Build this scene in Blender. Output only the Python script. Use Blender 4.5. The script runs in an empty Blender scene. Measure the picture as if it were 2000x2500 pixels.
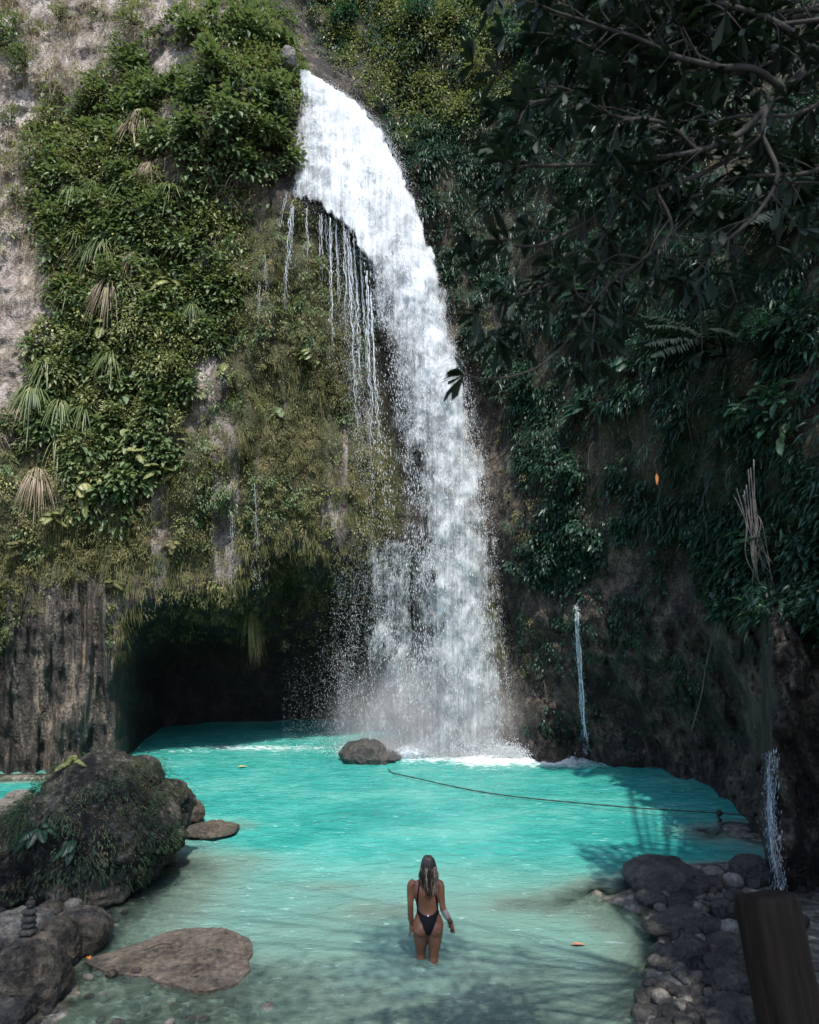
import bpy, math, random
import numpy as np
from mathutils import Vector, Matrix

# ------------------------------------------------------------------ camera, sky, sun, exposure
SC = bpy.context.scene
COL = SC.collection
H, F, YH, CXP = 4.3, 1666.7, 1485.0, 1000.0      # camera height, focal length in photo pixels, horizon row, centre column

cam_d = bpy.data.cameras.new('camera')
cam = bpy.data.objects.new('camera', cam_d); COL.objects.link(cam)
cam.location = (0, 0, H); cam.rotation_euler = (math.radians(90), 0, 0)
cam_d.sensor_fit = 'VERTICAL'; cam_d.sensor_height = 36; cam_d.lens = 24; cam_d.shift_y = 0.094
cam_d.clip_start = 0.05; cam_d.clip_end = 500
cam_d.dof.use_dof = True; cam_d.dof.focus_distance = 15; cam_d.dof.aperture_fstop = 2.8
SC.camera = cam

SUN_EL, SUN_AZ = 63.0, 165.0                     # azimuth clockwise from +Y: high, from behind the camera and a little to the right
el, az = math.radians(SUN_EL), math.radians(SUN_AZ)
SDIR = np.array([math.cos(el)*math.sin(az), math.cos(el)*math.cos(az), math.sin(el)])
w = bpy.data.worlds.new('World'); SC.world = w; w.use_nodes = True
nt = w.node_tree; bg = nt.nodes['Background']
sky = nt.nodes.new('ShaderNodeTexSky'); sky.sky_type = 'NISHITA'; sky.sun_disc = False
sky.sun_elevation = el; sky.sun_rotation = az
nt.links.new(sky.outputs['Color'], bg.inputs['Color']); bg.inputs['Strength'].default_value = 0.15
sl = bpy.data.lights.new('sun', 'SUN'); sl.energy = 2.3; sl.angle = math.radians(0.5); sl.color = (1, 0.95, 0.87)
so = bpy.data.objects.new('sun', sl); COL.objects.link(so)
so.rotation_euler = Vector(-SDIR).to_track_quat('-Z', 'Y').to_euler()
SC.view_settings.view_transform = 'Standard'; SC.view_settings.look = 'None'
SC.view_settings.exposure = 1.48; SC.view_settings.gamma = 1
SC.cycles.max_bounces = 8; SC.cycles.transparent_max_bounces = 24; SC.cycles.diffuse_bounces = 3
SC.cycles.glossy_bounces = 2; SC.cycles.transmission_bounces = 3; SC.cycles.caustics_reflective = False
SC.cycles.caustics_refractive = False

rng = np.random.default_rng(7)
R = random.Random(5)

# ------------------------------------------------------------------ helpers
def at(px, py, Y):
    "world point seen at photo pixel (px, py) at distance Y"
    px, py, Y = np.broadcast_arrays(np.asarray(px, float), np.asarray(py, float), np.asarray(Y, float))
    return np.stack([(px - CXP)/F*Y, Y, H - (py - YH)/F*Y], -1)

def on_water(px, py, z=0.0):
    Y = F*(H - z)/(py - YH)
    return np.array([(px - CXP)/F*Y, Y, z])

def hash3(i, j, k, s):
    n = (i*374761393 + j*668265263 + k*2147483647 + s*1274126177) & 0xFFFFFFFF
    n = ((n ^ (n >> 13))*1274126177) & 0xFFFFFFFF
    n = ((n ^ (n >> 16))*2246822519) & 0xFFFFFFFF
    n = n ^ (n >> 15)
    return (n & 0xFFFFFF)/float(0xFFFFFF)

def vnoise(p, s=0):
    p = np.asarray(p, float); i = np.floor(p).astype(np.int64); f = p - i; f = f*f*(3 - 2*f)
    o = 0
    for a in (0, 1):
        for b in (0, 1):
            for c in (0, 1):
                wgt = (f[..., 0] if a else 1 - f[..., 0])*(f[..., 1] if b else 1 - f[..., 1])*(f[..., 2] if c else 1 - f[..., 2])
                o = o + wgt*hash3(i[..., 0] + a, i[..., 1] + b, i[..., 2] + c, s)
    return o*2 - 1

def fbm(p, octv=4, s=0, gain=0.5, ridged=False):
    p = np.asarray(p, float); o = 0; a = 1; t = 0
    for k in range(octv):
        n = vnoise(p, s + k*17)
        if ridged: n = 1 - 2*np.abs(n)
        o = o + a*n; t += a; a *= gain; p = p*2.03 + 11.7
    return o/t

def smooth(a, b, x):
    t = np.clip((x - a)/(b - a), 0, 1); return t*t*(3 - 2*t)

def poly_sd(px, py, poly):
    "signed distance to a polygon, positive inside"
    poly = np.asarray(poly, float); n = len(poly)
    d = np.full(px.shape, 1e9); inside = np.zeros(px.shape, bool)
    for k in range(n):
        a, b = poly[k], poly[(k + 1) % n]
        e = b - a; vx, vy = px - a[0], py - a[1]
        t = np.clip((vx*e[0] + vy*e[1])/(e @ e), 0, 1)
        d = np.minimum(d, np.hypot(vx - t*e[0], vy - t*e[1]))
        c = (a[1] > py) != (b[1] > py)
        with np.errstate(divide='ignore', invalid='ignore'):
            inside ^= c & (px < (b[0] - a[0])*(py - a[1])/(b[1] - a[1] + 1e-12) + a[0])
    return np.where(inside, d, -d)

def norm(v):
    return v/np.maximum(np.linalg.norm(v, axis=-1, keepdims=True), 1e-9)

class MB:
    "collects pieces and links them as one mesh object"
    def __init__(s): s.v = []; s.f = {}; s.n = 0
    def add(s, v, *fs):
        v = np.asarray(v, float).reshape(-1, 3)
        for f in fs:
            f = np.asarray(f, np.int64)
            if f.size: s.f.setdefault(f.shape[1], []).append(f + s.n)
        s.v.append(v); s.n += len(v); return s
    def mesh(s, name, mat, smooth_=True):
        me = bpy.data.meshes.new(name)
        V = np.concatenate(s.v).astype(np.float32)
        loops, starts, tot, p = [], [], [], 0
        for k, fl in s.f.items():
            A = np.concatenate(fl); m = len(A)
            loops.append(A.ravel()); starts.append(p + np.arange(m)*k); tot.append(np.full(m, k)); p += m*k
        loops = np.concatenate(loops).astype(np.int32); starts = np.concatenate(starts).astype(np.int32)
        me.vertices.add(len(V)); me.vertices.foreach_set('co', V.ravel())
        me.loops.add(len(loops)); me.loops.foreach_set('vertex_index', loops)
        me.polygons.add(len(starts)); me.polygons.foreach_set('loop_start', starts)
        me.polygons.foreach_set('loop_total', np.concatenate(tot).astype(np.int32))
        me.polygons.foreach_set('use_smooth', np.full(len(starts), smooth_))
        me.update(calc_edges=True); me.validate()
        if mat: me.materials.append(mat)
        return me
    def build(s, name, mat, parent=None, smooth_=True):
        return link(name, s.mesh(name, mat, smooth_), parent)

def link(name, me, parent=None, loc=None):
    o = bpy.data.objects.new(name, me); COL.objects.link(o)
    if parent: o.parent = parent
    if loc is not None: o.location = loc
    return o

def attr(me, name, arr):
    a = me.attributes.new(name, 'FLOAT', 'POINT'); a.data.foreach_set('value', np.asarray(arr, np.float32).ravel())

def tag(o, label=None, cat=None, group=None, kind=None):
    for k, v in (('label', label), ('category', cat), ('group', group), ('kind', kind)):
        if v: o[k] = v
    return o

def empty(name, loc, label=None, cat=None, group=None):
    o = bpy.data.objects.new(name, None); COL.objects.link(o); o.location = loc
    return tag(o, label, cat, group)

def tube(pts, rad, n=6, cap=True, flat=None):
    "tube along pts; rad scalar or per point; flat = (rx, ry) arrays"
    pts = np.asarray(pts, float); m = len(pts)
    rad = np.broadcast_to(np.asarray(rad, float), (m,))
    t = norm(np.gradient(pts, axis=0))
    ref = np.array([0, 0, 1.0]) if abs(t[:, 2]).mean() < 0.8 else np.array([1.0, 0, 0])
    s = norm(np.cross(t, ref)); u = np.cross(s, t)
    a = np.arange(n)/n*2*math.pi
    ring = pts[:, None] + rad[:, None, None]*(np.cos(a)[None, :, None]*s[:, None] + np.sin(a)[None, :, None]*u[:, None])
    v = ring.reshape(-1, 3); i = np.arange(m - 1)[:, None]*n; j = np.arange(n)[None]
    q = np.stack([i + j, i + (j + 1) % n, i + n + (j + 1) % n, i + n + j], -1).reshape(-1, 4)
    if not cap: return v, q
    v = np.concatenate([v, pts[:1] - t[:1]*rad[0]*.5, pts[-1:] + t[-1:]*rad[-1]*.5])
    j = np.arange(n); b = (m - 1)*n
    c = np.concatenate([np.stack([j*0 + m*n, (j + 1) % n, j], -1), np.stack([j*0 + m*n + 1, b + j, b + (j + 1) % n], -1)])
    return v, q, c

def spline(P, n):
    "Catmull-Rom through P"
    P = np.asarray(P, float); P = np.concatenate([2*P[:1] - P[1:2], P, 2*P[-1:] - P[-2:-1]])
    m = len(P) - 3; t = np.linspace(0, m - 1e-6, n); i = t.astype(int); f = (t - i)[:, None]
    a, b, c, d = P[i], P[i + 1], P[i + 2], P[i + 3]
    return .5*(2*b + (c - a)*f + (2*a - 5*b + 4*c - d)*f**2 + (3*b - a - 3*c + d)*f**3)

# leaf outlines: (t along, s across) with a folded midrib
LEAF_T = np.array([0, .33, .33, .33, .7, .7, .7, 1.0]); LEAF_S = np.array([0, -.5, 0, .5, -.38, 0, .38, 0])
LEAF_Q = np.array([[1, 4, 5, 2], [2, 5, 6, 3]]); LEAF_F3 = np.array([[0, 1, 2], [0, 2, 3], [4, 7, 5], [5, 7, 6]])
OBOV_T = np.array([0, .4, .4, .4, .75, .75, .75, 1.0]); OBOV_S = np.array([0, -.3, 0, .3, -.5, 0, .5, 0])
DIA_T = np.array([0, .45, .45, 1.0]); DIA_S = np.array([0, -.5, .5, 0]); DIA_F3 = np.array([[0, 1, 2], [1, 3, 2]])
STR_T = np.array([0, 0, .35, .35, .7, .7, 1.0]); STR_S = np.array([-.35, .35, -.5, .5, -.4, .4, 0])
STR_Q = np.array([[0, 1, 3, 2], [2, 3, 5, 4]]); STR_F3 = np.array([[4, 5, 6]])
KIND = {'leaf': (LEAF_T, LEAF_S, LEAF_Q, LEAF_F3), 'obovate': (OBOV_T, OBOV_S, LEAF_Q, LEAF_F3),
        'small': (DIA_T, DIA_S, None, DIA_F3), 'strap': (STR_T, STR_S, STR_Q, STR_F3)}

def leaves(mb, pos, d, up, L, W, droop=0.2, fold=0.25, kind='leaf'):
    "adds N leaves; d = direction of the midrib, up = the upper side"
    T, S, Q, F3 = KIND[kind]; N, k = len(pos), len(T)
    if N == 0: return
    L = np.broadcast_to(np.asarray(L, float), (N,)); W = np.broadcast_to(np.asarray(W, float), (N,))
    droop = np.broadcast_to(np.asarray(droop, float), (N,))
    d = norm(d); s = norm(np.cross(d, up) + 1e-6); n = np.cross(s, d)
    v = pos[:, None] + d[:, None]*(L[:, None]*T[None])[..., None] + s[:, None]*(W[:, None]*S[None])[..., None] \
        + n[:, None]*(fold*W[:, None]*np.abs(S)[None])[..., None]
    v[..., 2] -= (droop*L)[:, None]*(T**2)[None]
    b = (np.arange(N)*k)[:, None, None]
    fs = [(F3[None] + b).reshape(-1, 3)]
    if Q is not None: fs.append((Q[None] + b).reshape(-1, 4))
    mb.add(v.reshape(-1, 3), *fs)

def rand_dirs(n, g=None):
    g = g or rng
    return norm(g.normal(size=(n, 3)))

# ------------------------------------------------------------------ materials
class Mat:
    def __init__(s, name):
        s.m = bpy.data.materials.new(name); s.m.use_nodes = True; s.t = s.m.node_tree
        s.b = s.t.nodes['Principled BSDF']; s.out = s.t.nodes['Material Output']
    def n(s, typ, **kw):
        nd = s.t.nodes.new('ShaderNode' + typ)
        for k, v in kw.items():
            if k in nd.inputs: nd.inputs[k].default_value = v
            else: setattr(nd, k, v)
        return nd
    def l(s, a, b): s.t.links.new(a, b)
    def coord(s, scale=(1, 1, 1), obj=False):
        g = s.n('TexCoord') if obj else s.n('NewGeometry'); mp = s.n('Mapping'); mp.inputs['Scale'].default_value = scale
        s.l(g.outputs['Object' if obj else 'Position'], mp.inputs['Vector']); return mp.outputs['Vector']
    def noise(s, vec, scale, detail=4, rough=.55, dist=0):
        nd = s.n('TexNoise', Scale=scale, Detail=detail, Roughness=rough, Distortion=dist); s.l(vec, nd.inputs['Vector']); return nd.outputs['Fac']
    def ramp(s, fac, stops):
        r = s.n('ValToRGB'); e = r.color_ramp.elements
        while len(e) < len(stops): e.new(.5)
        for k, (p, c) in enumerate(stops):
            e[k].position = p; e[k].color = (*c, 1) if len(c) == 3 else c
        s.l(fac, r.inputs['Fac']); return r.outputs['Color']
    def mapr(s, v, a, b, c=0, d=1):
        m = s.n('MapRange'); m.inputs[1].default_value = a; m.inputs[2].default_value = b; m.inputs[3].default_value = c; m.inputs[4].default_value = d
        s.l(v, m.inputs[0]); return m.outputs[0]
    def mix(s, fac, a, b, mode='MIX'):
        m = s.n('Mix', data_type='RGBA', blend_type=mode)
        for src, i in ((fac, 0), (a, 6), (b, 7)):
            if isinstance(src, (int, float)): m.inputs[i].default_value = src
            elif isinstance(src, tuple): m.inputs[i].default_value = (*src, 1)
            else: s.l(src, m.inputs[i])
        return m.outputs[2]
    def math(s, op, a, b=0.0):
        m = s.n('Math', operation=op)
        for src, i in ((a, 0), (b, 1)):
            if isinstance(src, (int, float)): m.inputs[i].default_value = src
            else: s.l(src, m.inputs[i])
        return m.outputs[0]
    def at(s, name):
        return s.n('Attribute', attribute_name=name).outputs['Fac']
    def bump(s, h, strength=.5, dist=.05):
        b = s.n('Bump', Strength=strength, Distance=dist); s.l(h, b.inputs['Height']); return b.outputs['Normal']

def leaf_mat(name, stops, rough=.48, trans=.3, spec=.4, tcol=(.16, .22, .04)):
    M = Mat(name)
    g = M.n('NewGeometry')
    cl = M.mapr(M.noise(M.coord(), 1.9, 3, .6), .34, .66)
    c = M.ramp(M.math('ADD', M.math('MULTIPLY', g.outputs['Random Per Island'], .45), M.math('MULTIPLY', cl, .62)), stops)
    big = M.noise(M.coord(), .55, 2)
    c = M.mix(M.mapr(big, .35, .65, .0, .30), c, stops[0][1])
    M.l(c, M.b.inputs['Base Color']); M.b.inputs['Roughness'].default_value = rough
    M.b.inputs['Specular IOR Level'].default_value = spec
    t = M.n('BsdfTranslucent'); M.l(M.mix(.5, c, tcol), t.inputs['Color'])
    x = M.n('MixShader'); x.inputs[0].default_value = trans
    M.l(M.b.outputs[0], x.inputs[1]); M.l(t.outputs[0], x.inputs[2]); M.l(x.outputs[0], M.out.inputs['Surface'])
    return M.m

M_LUSH = leaf_mat('glossy_green_leaf', [(0, (.036, .072, .030)), (.42, (.078, .132, .052)), (.78, (.15, .195, .075)), (1, (.26, .28, .13))])
M_LIGHT = leaf_mat('yellow_green_leaf', [(0, (.075, .10, .03)), (.5, (.165, .185, .058)), (.82, (.31, .31, .12)), (1, (.5, .46, .25))])
M_STRAP = leaf_mat('strap_leaf', [(0, (.055, .09, .03)), (.55, (.12, .165, .055)), (.85, (.25, .26, .11)), (1, (.42, .37, .22))], rough=.5)
M_DRY = leaf_mat('dry_grass', [(0, (.12, .11, .055)), (.5, (.30, .245, .165)), (1, (.52, .43, .33))], rough=.8, spec=.2, tcol=(.3, .22, .1))
M_MOSS = leaf_mat('moss_leaf', [(0, (.04, .048, .016)), (.4, (.095, .10, .034)), (.75, (.185, .165, .07)), (1, (.33, .27, .15))], rough=.7, spec=.25)
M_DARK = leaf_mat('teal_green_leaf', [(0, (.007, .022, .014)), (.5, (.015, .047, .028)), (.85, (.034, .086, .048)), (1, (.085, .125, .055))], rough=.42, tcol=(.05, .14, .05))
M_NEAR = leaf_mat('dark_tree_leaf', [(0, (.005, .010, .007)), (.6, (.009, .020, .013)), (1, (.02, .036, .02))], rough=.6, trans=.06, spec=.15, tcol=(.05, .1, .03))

def rock_mat(name, dark, mid, light, mossy=.4, wet=False, scale=1.0):
    M = Mat(name); v = M.coord(obj=False)
    a = M.noise(v, 1.3*scale, 8, .65); b = M.noise(v, 9*scale, 6, .7); c0 = M.noise(v, 34*scale, 3, .6)
    f = M.math('ADD', M.math('MULTIPLY', a, .5), M.math('MULTIPLY', b, .5))
    c = M.ramp(f, [(.40, dark), (.5, mid), (.6, light)])
    c = M.mix(M.mapr(c0, .55, .7, 0, .45), c, dark)
    up = M.n('SeparateXYZ'); M.l(M.n('NewGeometry').outputs['Normal'], up.inputs[0])
    mo = M.math('MULTIPLY', M.mapr(M.noise(v, 2.6*scale, 6, .7), .5, .62), M.mapr(up.outputs[2], -.3, .6))
    c = M.mix(M.math('MULTIPLY', mo, mossy), c, (.022, .028, .010))
    M.l(c, M.b.inputs['Base Color'])
    M.b.inputs['Roughness'].default_value = .38 if wet else .85
    M.b.inputs['Specular IOR Level'].default_value = .5 if wet else .3
    hh = M.math('ADD', b, M.math('MULTIPLY', c0, .35))
    M.l(M.bump(hh, 1.0, .10/scale), M.b.inputs['Normal'])
    return M.m

M_BOULDER = rock_mat('mossy_boulder', (.006, .006, .005), (.024, .022, .018), (.17, .15, .13), .9)
M_STONE = rock_mat('tan_stone', (.022, .019, .015), (.085, .07, .055), (.17, .145, .115), .6, scale=1.6)
M_COBBLE = rock_mat('wet_dark_cobble', (.018, .017, .016), (.045, .042, .038), (.085, .078, .07), .25, True, 2.0)
M_PALE = rock_mat('pale_cobble', (.07, .065, .057), (.15, .138, .12), (.25, .23, .205), .1, False, 2.4)
M_CAIRN = rock_mat('cairn_stone', (.022, .02, .018), (.055, .05, .044), (.11, .1, .088), .15, False, 4)

def plain(name, col, rough=.6, spec=.4, var=0.25, scale=20):
    M = Mat(name); v = M.coord()
    n = M.noise(v, scale, 4)
    d = tuple(x*(1 - var) for x in col); e = tuple(min(1, x*(1 + var)) for x in col)
    M.l(M.ramp(n, [(.3, d), (.7, e)]), M.b.inputs['Base Color']); M.b.inputs['Roughness'].default_value = rough
    M.b.inputs['Specular IOR Level'].default_value = spec
    return M.m

def bark_mat(name, a, b):
    M = Mat(name); v = M.coord(); n = M.noise(v, 14, 6, .7)
    M.l(M.ramp(n, [(.35, a), (.65, b)]), M.b.inputs['Base Color']); M.b.inputs['Roughness'].default_value = .9
    M.l(M.bump(n, .7, .02), M.b.inputs['Normal']); return M.m
M_BARK = bark_mat('pale_bark', (.06, .05, .042), (.2, .17, .145))
M_TWIG = bark_mat('dark_twig', (.010, .008, .006), (.026, .021, .017))
M_ROOT = bark_mat('grey_root', (.05, .046, .044), (.13, .118, .108))

# ------------------------------------------------------------------ cliff: one rock sheet round the pool
CP = [  # photo column, row, distance
    (-1300, 1900, 7), (-1300, 900, 8), (-1300, 0, 10), (-1300, -800, 12),
    (-700, 1900, 12), (-700, 900, 13), (-700, 0, 17), (-700, -800, 20),
    (-300, 1900, 16), (-300, 1300, 16), (-300, 700, 18), (-300, 0, 21.5), (-300, -800, 25),
    (0, 1885, 17.9), (0, 1600, 17.6), (0, 1300, 17.6), (0, 900, 19), (0, 300, 21.8), (0, 0, 23.5), (0, -800, 28),
    (300, 1800, 18.6), (300, 1450, 18.3), (300, 1150, 18.4), (300, 900, 19.3), (300, 500, 20.6), (300, 200, 22.6), (300, 0, 24), (300, -800, 29),
    (560, 1420, 18.6), (600, 1200, 18.9), (600, 900, 20.3), (600, 600, 21), (600, 350, 21.4), (600, 150, 22), (560, 40, 23.4), (600, -100, 26), (600, -800, 30),
    (800, 1300, 19.8), (800, 1100, 20.1), (800, 900, 20.9), (800, 650, 21.6), (740, 480, 21.8), (760, 200, 23), (780, 100, 25.5), (800, -200, 28), (800, -800, 31),
    (1000, 1300, 20.7), (1000, 1000, 22), (1000, 600, 23), (1000, 300, 24.3), (1000, 0, 26), (1000, -800, 30),
    (1250, 1840, 20.2), (1250, 1500, 20.4), (1250, 1100, 21), (1250, 600, 22), (1250, 200, 23.4), (1250, 0, 24.5), (1250, -800, 29),
    (1500, 1865, 18.7), (1500, 1450, 18.3), (1500, 1000, 18.2), (1500, 500, 19), (1500, 0, 21), (1500, -800, 26),
    (1700, 1885, 17.6), (1720, 1450, 15.8), (1720, 900, 15.6), (1700, 400, 17), (1700, 0, 20), (1700, -800, 29),
    (1840, 1990, 14.0), (1850, 1500, 13.4), (1850, 900, 13.6), (1850, 300, 17), (1850, -300, 22), (1850, -800, 27),
    (2050, 2150, 10.2), (2050, 1500, 10.6), (2050, 900, 12), (2050, 0, 17), (2050, -800, 26),
    (2400, 2100, 8), (2400, 1000, 9.5), (2400, 0, 15), (2400, -800, 25), (3000, 2000, 5.2), (3000, 1000, 6.5), (3000, 0, 11), (3000, -800, 21),
    (3000, 2900, 5.2), (2400, 2900, 8), (2050, 2900, 10.2), (1500, 2900, 18.7), (1000, 2900, 20.6), (500, 2900, 18.8), (0, 2900, 17.9), (-700, 2900, 12), (-1300, 2900, 7)]
CPa = np.array(CP, float); cxy = CPa[:, :2]/500
def _k(r): return np.where(r > 0, r*r*np.log(r + 1e-12), 0)
_n = len(CPa); _A = np.zeros((_n + 3, _n + 3))
_A[:_n, :_n] = _k(np.linalg.norm(cxy[:, None] - cxy[None], axis=-1)) + np.eye(_n)*.01
_A[:_n, _n] = 1; _A[:_n, _n + 1:] = cxy; _A[_n, :_n] = 1; _A[_n + 1:, :_n] = cxy.T
_W = np.linalg.solve(_A, np.concatenate([CPa[:, 2], [0, 0, 0]]))

CAVE = [(262, 2900), (262, 1800), (268, 1640), (295, 1520), (370, 1430), (470, 1405), (555, 1432), (620, 1335), (700, 1305), (790, 1340),
        (880, 1325), (960, 1318), (1040, 1330), (1120, 1400), (1190, 1480), (1225, 1600), (1240, 1800), (1240, 2900)]

def cliff_depth(px, py):
    q = np.stack([px, py], -1)/500
    out = np.zeros(px.shape)
    for i in range(_n): out += _W[i]*_k(np.hypot(q[..., 0] - cxy[i, 0], q[..., 1] - cxy[i, 1]))
    out += _W[_n] + _W[_n + 1]*q[..., 0] + _W[_n + 2]*q[..., 1]
    out = np.clip(out, 4.5, 34)
    # cave under the lip
    wob = np.stack([px/90, py/90, 0*px], -1)
    sd = poly_sd(px + 26*fbm(wob, 4, 3, .6), py + (42*fbm(wob*np.array([1.4, .5, 1]), 4, 9, .6))*smooth(1700, 1500, py), CAVE)
    cv = smooth(0, 160, sd)
    out = out + cv*(5.2 + 1.2*fbm(np.stack([px/200, py/120, 0*px], -1), 4, 30))*np.clip((py - 1180)/380, .35, 1.15)
    # near column of rock at the right
    col = smooth(1852, 1884, px + 10*fbm(np.stack([px*0, py/110, 0*px], -1), 3, 77))*smooth(1380, 1560, py)
    out = out - col*np.clip(out - 10.7, 0, 3)
    # relief
    P = at(px, py, out)
    wetz = smooth(330, 250, px)*smooth(1380, 1450, py)
    out = out + .85*fbm(P/3.2, 4, 40) + (1 - .7*wetz)*(.26*fbm(P/np.array([1.0, 1.0, 2.2]), 5, 50, ridged=True, gain=.6) + .16*fbm(P/np.array([.8, .8, .35]), 3, 55)*smooth(500, 300, px)*smooth(1000, 800, py))
    # vertical flutes on the wet rock at the lower left and diagonal ribs at the lower right
    fl = smooth(330, 240, px)*smooth(1330, 1430, py)
    out = out - fl*(.5*fbm(np.stack([px/34, py/380, 0*px], -1), 4, 60, .6, True) + .14*fbm(np.stack([px/16, py/40, 0*px], -1), 3, 62, .6))
    fr = smooth(1240, 1330, px)*smooth(1380, 1520, py)
    out = out - fr*(.85*fbm(np.stack([(px - .45*py)/85, (py + px)/380, 0*px], -1), 5, 66, .6, True) + .3*fbm(P/.55, 4, 68, .6, True))
    # knobs and curtains of tufa under the left end of the falls
    kn = np.zeros(px.shape)
    for (kx, ky, kr, kh) in ((690, 500, 34, .55), (676, 590, 42, .7), (735, 640, 40, .5), (660, 680, 38, .55), (640, 770, 44, .6), (600, 1000, 34, .6),
                             (565, 1080, 40, .6), (585, 940, 26, .5), (545, 950, 24, .4)):
        kn = np.maximum(kn, kh*np.exp(-(((px - kx)/kr)**2 + ((py - ky)/(kr*1.5))**2)))
    out = out - kn
    tp = smooth(0, 130, poly_sd(px, py, [(480, 900), (560, 600), (660, 430), (880, 540), (900, 1240), (640, 1300), (480, 1420), (300, 1400), (250, 1250)]))
    out = out - tp*(.40*fbm(np.stack([px/46, py/190, 0*px], -1), 3, 61, ridged=True) + .42*fbm(np.stack([px/95, py/80, 0*px], -1), 3, 63))
    return out

STEP = 6.5
gx = np.concatenate([np.arange(-1300, -120, 26), np.arange(-120, 0, STEP), np.arange(0, 300, 4), np.arange(300, 2120, STEP), np.arange(2120, 3000, 26)]).astype(float)
gy = np.concatenate([np.arange(-800, -110, 26), np.arange(-110, 2010, STEP), np.arange(2010, 2900, 40)]).astype(float)
GX, GY = np.meshgrid(gx, gy)
DEP = cliff_depth(GX, GY)
CV = at(GX, GY, DEP)
nyr, nxr = GX.shape
dx = np.gradient(CV, axis=1); dy = np.gradient(CV, axis=0)
CN = norm(np.cross(dy, dx))
flip = (CN*(CV - np.array([0, 0, H]))).sum(-1) > 0
CN[flip] *= -1
CAREA = np.linalg.norm(np.cross(dx, dy), axis=-1)
ii = (np.arange(nyr - 1)[:, None]*nxr + np.arange(nxr - 1)[None]).ravel()
quads = np.stack([ii, ii + nxr, ii + nxr + 1, ii + 1], -1)

# what grows where (photo columns and rows)
LUSH = [(90, 420), (130, 240), (300, 180), (380, 90), (470, 30), (700, 30), (742, 240), (705, 330), (700, 430), (610, 520), (585, 700), (560, 850), (480, 900),
        (475, 1060), (330, 1200), (240, 1290), (110, 1150), (40, 1050), (50, 850), (120, 760), (100, 600)]
MOSSY = [(-300, 1080), (100, 1100), (250, 1250), (330, 1180), (470, 1040), (560, 850), (590, 640), (660, 480), (880, 560), (930, 900), (985, 1290), (800, 1330), (640, 1310),
         (560, 1425), (330, 1420), (270, 1560), (240, 1400), (100, 1420), (20, 1560), (-300, 1600)]
RLINE = [(730, 165), (864, 249), (945, 348), (1003, 487), (1032, 603), (1072, 719), (1096, 811), (1148, 985), (1171, 1101), (1194, 1275), (1211, 1449), (1229, 1623), (1246, 1797), (1250, 1860)]
LLINE = [(726, 165), (745, 300), (765, 420), (800, 520), (848, 575), (872, 660), (882, 780), (892, 950), (905, 1060), (915, 1180), (915, 1290), (900, 1400), (880, 1550), (860, 1700), (845, 1860)]
RLa, LLa = spline(RLINE, 120), spline(LLINE, 120)
def redge(py): return np.interp(py, RLa[:, 1], RLa[:, 0])
def ledge(py): return np.interp(py, LLa[:, 1], LLa[:, 0])
nzp = fbm(np.stack([GX/120, GY/120, 0*GX], -1), 4, 90)
nzf = fbm(np.stack([GX/40, GY/40, 0*GX], -1), 3, 95)
m_lush = smooth(-30, 40, poly_sd(GX, GY, LUSH) + 30*nzp)
m_moss = smooth(-40, 40, poly_sd(GX, GY, MOSSY) + 40*nzp)*(1 - m_lush)
RIGHTG = [(745, -900), (745, 60), (880, 235), (965, 330), (1030, 470), (1070, 640), (1120, 800), (1200, 950), (1290, 1180), (1270, 1400), (1400, 1470), (1480, 1340), (1560, 1300), (1690, 1330), (1760, 1480),
          (1880, 1500), (2100, 1560), (3100, 1900), (3100, -900)]
m_right = smooth(-30, 50, poly_sd(GX, GY, RIGHTG) + 45*nzp)
bare = np.zeros(GX.shape)
for (bx, by, rx, ry) in ((225, 120, 75, 60), (425, 160, 55, 70), (560, 35, 50, 25), (60, 640, 70, 60), (75, 760, 65, 90), (30, 900, 45, 140), (20, 230, 60, 90), (120, 40, 60, 40),
                         (425, 280, 40, 60), (1640, 1310, 36, 40), (620, 460, 30, 90), (500, 960, 26, 70)):
    bare = np.maximum(bare, np.exp(-(((GX - bx)/rx)**2 + ((GY - by)/ry)**2)))
m_bare = smooth(.25, .6, bare + .3*nzf)
m_dry = (1 - m_lush)*smooth(620, 480, GX)*smooth(1180, 1020, GY)*(1 - m_moss)
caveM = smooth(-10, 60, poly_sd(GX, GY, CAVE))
stripe = smooth(.02, .22, fbm(np.stack([GX/30, GY/420, 0*GX], -1), 3, 98))*smooth(200, 330, GX)*smooth(800, 1000, GY)
tan_ = np.clip(m_dry + m_bare*.9 + .55*stripe*m_moss, 0, 1)*(GX < 1100)

Mc = Mat('cliff_rock'); v = Mc.coord(); vs = Mc.coord((1, 1, .5))
na = Mc.noise(v, .9, 8, .65); nb = Mc.noise(vs, 3.2, 7, .68); nc = Mc.noise(v, 16, 4, .65)
f = Mc.math('ADD', Mc.math('ADD', Mc.math('MULTIPLY', na, .3), Mc.math('MULTIPLY', nb, .42)), Mc.math('MULTIPLY', nc, .28))
vdis = Mc.n('VectorMath', operation='MULTIPLY_ADD'); _nz = Mc.n('TexNoise', Scale=2.2, Detail=4); Mc.l(v, _nz.inputs['Vector']); Mc.l(_nz.outputs['Color'], vdis.inputs[0]); vdis.inputs[1].default_value = (.5, .5, .5); Mc.l(vs, vdis.inputs[2])
vor = Mc.n('TexVoronoi', Scale=1.5, feature='DISTANCE_TO_EDGE'); Mc.l(vdis.outputs[0], vor.inputs['Vector']); crack = Mc.mapr(vor.outputs['Distance'], 0, .07, 0, 1)
c_dark = Mc.ramp(f, [(.42, (.007, .006, .005)), (.5, (.036, .029, .022)), (.59, (.16, .125, .092))])
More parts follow.
